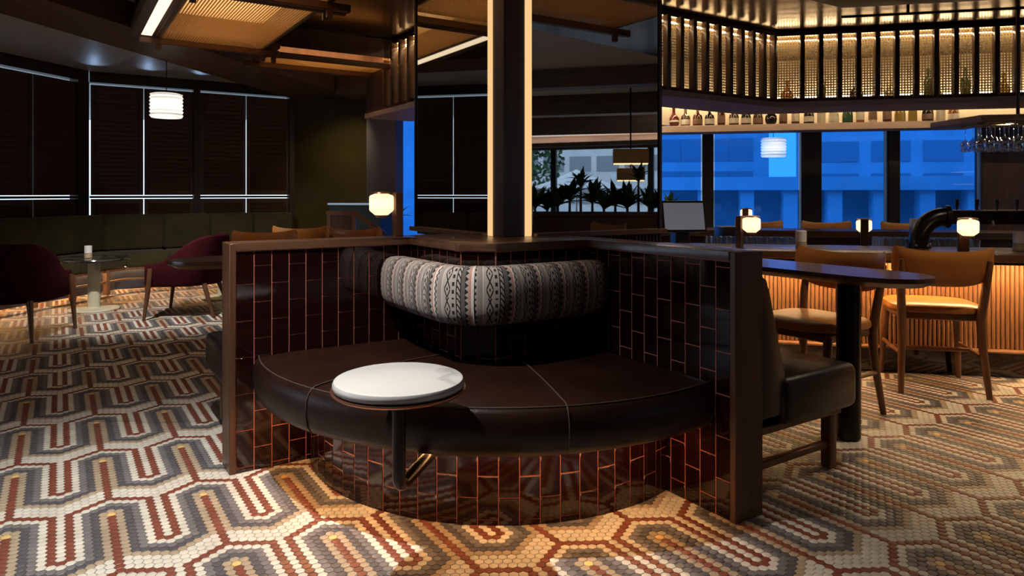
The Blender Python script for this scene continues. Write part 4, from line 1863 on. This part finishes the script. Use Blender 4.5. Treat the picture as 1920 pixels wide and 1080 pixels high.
def plant(name, label, loc, h, nl, ll, lw, seed, group=None, pot=True, crowns=1, stem=None):
    rnd = random.Random(seed)
    t = thing(name, label, 'plant', loc, 0, group)
    if pot:
        MB().lathe([(.02, 0), (.11, 0), (.14, .04), (.15, .26), (.135, .26), (.125, .24), (.02, .24)], 24).build('pot', stoneware, t)
    bz = .22 if pot else 0
    st_ = stem or .2
    for c in range(crowns):
        ox, oy = (rnd.uniform(-.08, .08), rnd.uniform(-.08, .08)) if crowns > 1 else (0, 0)
        top = h * (1 - .3 * c / crowns)
        MB().tube([(ox * .3, oy * .3, bz), (ox * .8, oy * .8, bz + (top - bz) * .5), (ox, oy, top)], [.016, .014, .010], 8).build('stem', beam_wood, t)
        for k in range(nl):
            mb = MB()
            leaf_strip(mb, (ox, oy, top - .08 * rnd.random()), 2 * PI * k / nl * 2.4 + rnd.random(), ll * rnd.uniform(.7, 1.1), lw, rnd.uniform(.35, 1.35), rnd.uniform(.1, .5))
            mb.build('leaf', leaf_m, t)
    return t


q = at(746, 400, 6.95)
plant('potted_palm', 'green palm with arching leaves before the narrow blue window left of the pillar', (q[0], q[1], 0), .92, 16, .30, .035, 5)
q = wr(3.55, -.55)
plant('potted_palm', 'leafy plant rising behind the monitor at the bar window', (q.x, q.y, 0), .98, 22, .34, .05, 8)
q = wr(3.3, -.45)
plant('potted_palm', 'tall spiky palm beside the right edge of the pillar mirror', (q.x - .12, q.y, 0), 1.55, 22, .42, .03, 12)

# ================================================================== SEEN IN THE RIGHT MIRROR
plr = thing('planter_box', 'long dark wooden planter box reflected in the right pillar mirror', 'planter', (4.85, 2.15, 0), R(73))
MB().b2(-1.2, 1.2, -.2, .2, 0, .86, .006, 1).build('box', walnut_dark, plr)
MB().b2(-1.23, 1.23, -.23, .23, .861, .90, .006, 1).build('rim', walnut_x, plr)
MB().b2(-1.17, 1.17, -.17, .17, .901, .905).build('soil', soil, plr, False)
rnd = random.Random(4)
dx, dy = math.cos(R(73)), math.sin(R(73))
for k in range(18):
    s_ = -1.12 + k * .132
    tall = k in (7, 12, 15)
    h = {7: .36, 12: .42, 15: .52}.get(k, rnd.uniform(.08, .20))
    oy = .07 * (1 if k % 2 else -1)
    plant('planter_plant', '%s plant, %s from the near end of the reflected planter box' % ('tall spiky' if tall else 'low leafy', ORD[k]),
          (4.85 + dx * s_ - dy * oy, 2.15 + dy * s_ + dx * oy, .906), h, 34 if not tall else 30, .38 if not tall else .28, .075 if not tall else .05, 30 + k, 'plants in the planter box', False)
cb = thing('service_block', 'pale stone service block reflected at the left foot of the right mirror', 'counter', (3.35, 1.72, 0), R(73))
MB().b2(-.2, .2, -.18, .18, 0, .955, .004, 1).build('body', porcelain, cb)
MB().b2(-.21, .21, -.19, .19, .956, .985, .004, 1).build('top', porcelain, cb)
for k, (zz, ww, hh) in enumerate(((1.50, .46, .20), (1.28, .36, .17))):
    ln = thing('brass_lantern', ('upper wide' if k == 0 else 'lower narrow') + ' glowing brass lantern box reflected above the planter', 'lantern', (6.08, 2.22, zz), R(73), 'brass lantern boxes')
    MB().b2(-ww / 2, ww / 2, -.10, .10, .012, hh, .004, 1).build('shell', brass, ln)
    MB().b2(-ww / 2 + .01, ww / 2 - .01, -.09, .09, 0, .0115).build('light', lamp_glow, ln, False)
    MB().b2(-.01, .01, -.01, .01, hh + .0005, (CZ - zz - .001) if k == 0 else .2195).build('hanger', black_metal, ln, False)

cv = thing('fill_light', 'pale fill light trough above the terrace windows, added to brighten the reflected ceiling', 'fill light', (8.95, 0, 1.96), 0)  # trough and lamp added out of view to lift the mirrored ceiling
MB().b2(-.10, .14, -3.4, 3.4, 0, .02).build('trough', walnut_dark, cv, False)
MB().b2(-.12, -.1005, -3.4, 3.4, 0, .07).build('lip', beam_wood, cv, False)
cl_ = area('fill_glow', (.02, 0, .05), (.02, 0, 1), .12, 6.6, 75, (.85, .93, 1))
cl_.parent = cv

# ================================================================== OUTSIDE
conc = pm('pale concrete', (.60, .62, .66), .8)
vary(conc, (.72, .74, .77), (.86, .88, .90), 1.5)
slate = pm('grey facade', (.45, .46, .48), .7)  # the facade's own grey, darker than the concrete
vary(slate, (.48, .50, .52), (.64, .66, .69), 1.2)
dglass = pm('dark facade glass', (.30, .33, .37), .3)
canv = pm('white canvas', (.75, .78, .80), .7)
vary(canv, (.70, .73, .75), (.80, .83, .85), 3)
street = pm('street', (.30, .31, .33), .9)
vary(street, (.26, .27, .29), (.34, .35, .37), 2)
mb = MB()
mb.prism([P2(wr(-30, 1.2)), P2(wr(40, 1.2)), P2(wr(40, 60)), P2(wr(-30, 60))], -3.3, -3.2)
tag(mb.build('street', street, smooth=False), 'grey street beyond the blue windows', 'street', kind='structure')
bd = thing('colonnade', 'low pale colonnade building across the street seen through the blue windows', 'building', wr(0, 9.0), WA)
MB().b2(1.2, 17, 0, 1.0, 1.20, 1.52).build('cornice', conc, bd, False)
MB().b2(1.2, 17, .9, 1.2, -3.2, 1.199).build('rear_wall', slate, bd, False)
MB().b2(1.2, 17, .05, .9, -3.2, -.6).build('podium', conc, bd, False)
colm = MB().b2(-.16, .16, .1, .5, -.599, 1.199).mesh('column', conc)
for k in range(16):
    inst('column', colm, bd, (1.6 + k * 1.0, 0, 0))
bt = thing('office_tower', 'tall grey office block behind the colonnade, rows of dark windows', 'building', wr(0, 20), WA)
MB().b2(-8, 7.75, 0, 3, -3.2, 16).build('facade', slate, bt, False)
wme = MB().b2(-.45, .45, -.03, 0, 0, .9).mesh('window', dglass)
for j in range(7):
    for i in range(11):
        inst('window', wme, bt, (-2.5 + i * .92, -.001, -.2 + j * 1.3))
bt = thing('office_tower', 'wide flat grey office block behind the right part of the colonnade', 'building', wr(0, 17), WA)
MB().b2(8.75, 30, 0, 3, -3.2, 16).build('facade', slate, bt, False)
wme2 = MB().b2(-.6, .6, -.03, 0, 0, .7).mesh('window', dglass)
for j in range(4):
    for i in range(9):
        inst('window', wme2, bt, (9.6 + i * 1.6, -.001, .0 + j * 1.1))
# terrace side
tg2 = MB().b2(9.4, 60, -40, 30, -.3, -.2).build('terrace_ground', street, smooth=False)
tag(tg2, 'paved terrace outside the reflected windows', 'terrace', kind='structure')
bt = thing('office_tower', 'pale office block with two window bands reflected in the right mirror', 'building', (30, -4, 0), 0)
MB().b2(0, 4, -20, 20, -.2, 14).build('facade', conc, bt, False)
wme3 = MB().b2(-.04, 0, -.55, .55, 0, .75).mesh('window', dglass)
for j in range(6):
    for i in range(22):
        inst('window', wme3, bt, (-.001, -15 + i * 1.4, .6 + j * 1.6))
um = thing('parasol', 'white terrace parasol seen by reflection in the right mirror', 'parasol', (14.3, -1.3, -.2), 0)
n8 = 10
MB().lathe([(1.25, 1.42), (1.26, 1.45), (.65, 1.65), (.05, 1.92), (.02, 1.94)], n8).build('canopy', canv, um, False)
MB().cyl((0, 0), .03, 0, 1.92, 12).build('pole', steel, um)
tre = thing('terrace_tree', 'green tree outside reflected at the left of the right mirror', 'tree', (18, -4.3, -.2), 0)
MB().tube([(0, 0, 0), (.05, 0, 1.2), (0, .05, 2.6)], [.10, .08, .05], 10).build('trunk', beam_wood, tre)
mb = MB()
rnd = random.Random(9)
for k in range(900):
    th, ph = rnd.uniform(0, 2 * PI), math.acos(rnd.uniform(-1, 1))
    r_ = 1.3 * rnd.random() ** .4
    c = Vector((r_ * math.sin(ph) * math.cos(th), r_ * math.sin(ph) * math.sin(th), 2.6 + r_ * 1.2 * math.cos(ph)))
    a = Vector((rnd.uniform(-1, 1), rnd.uniform(-1, 1), rnd.uniform(-1, 1))).normalized() * .12
    b = a.cross(Vector((rnd.uniform(-1, 1), rnd.uniform(-1, 1), 1))).normalized() * .07
    mb.quad(c - a, c + b, c + a, c - b)
tag(mb.build('foliage', leaf_m, tre, False), kind='stuff')
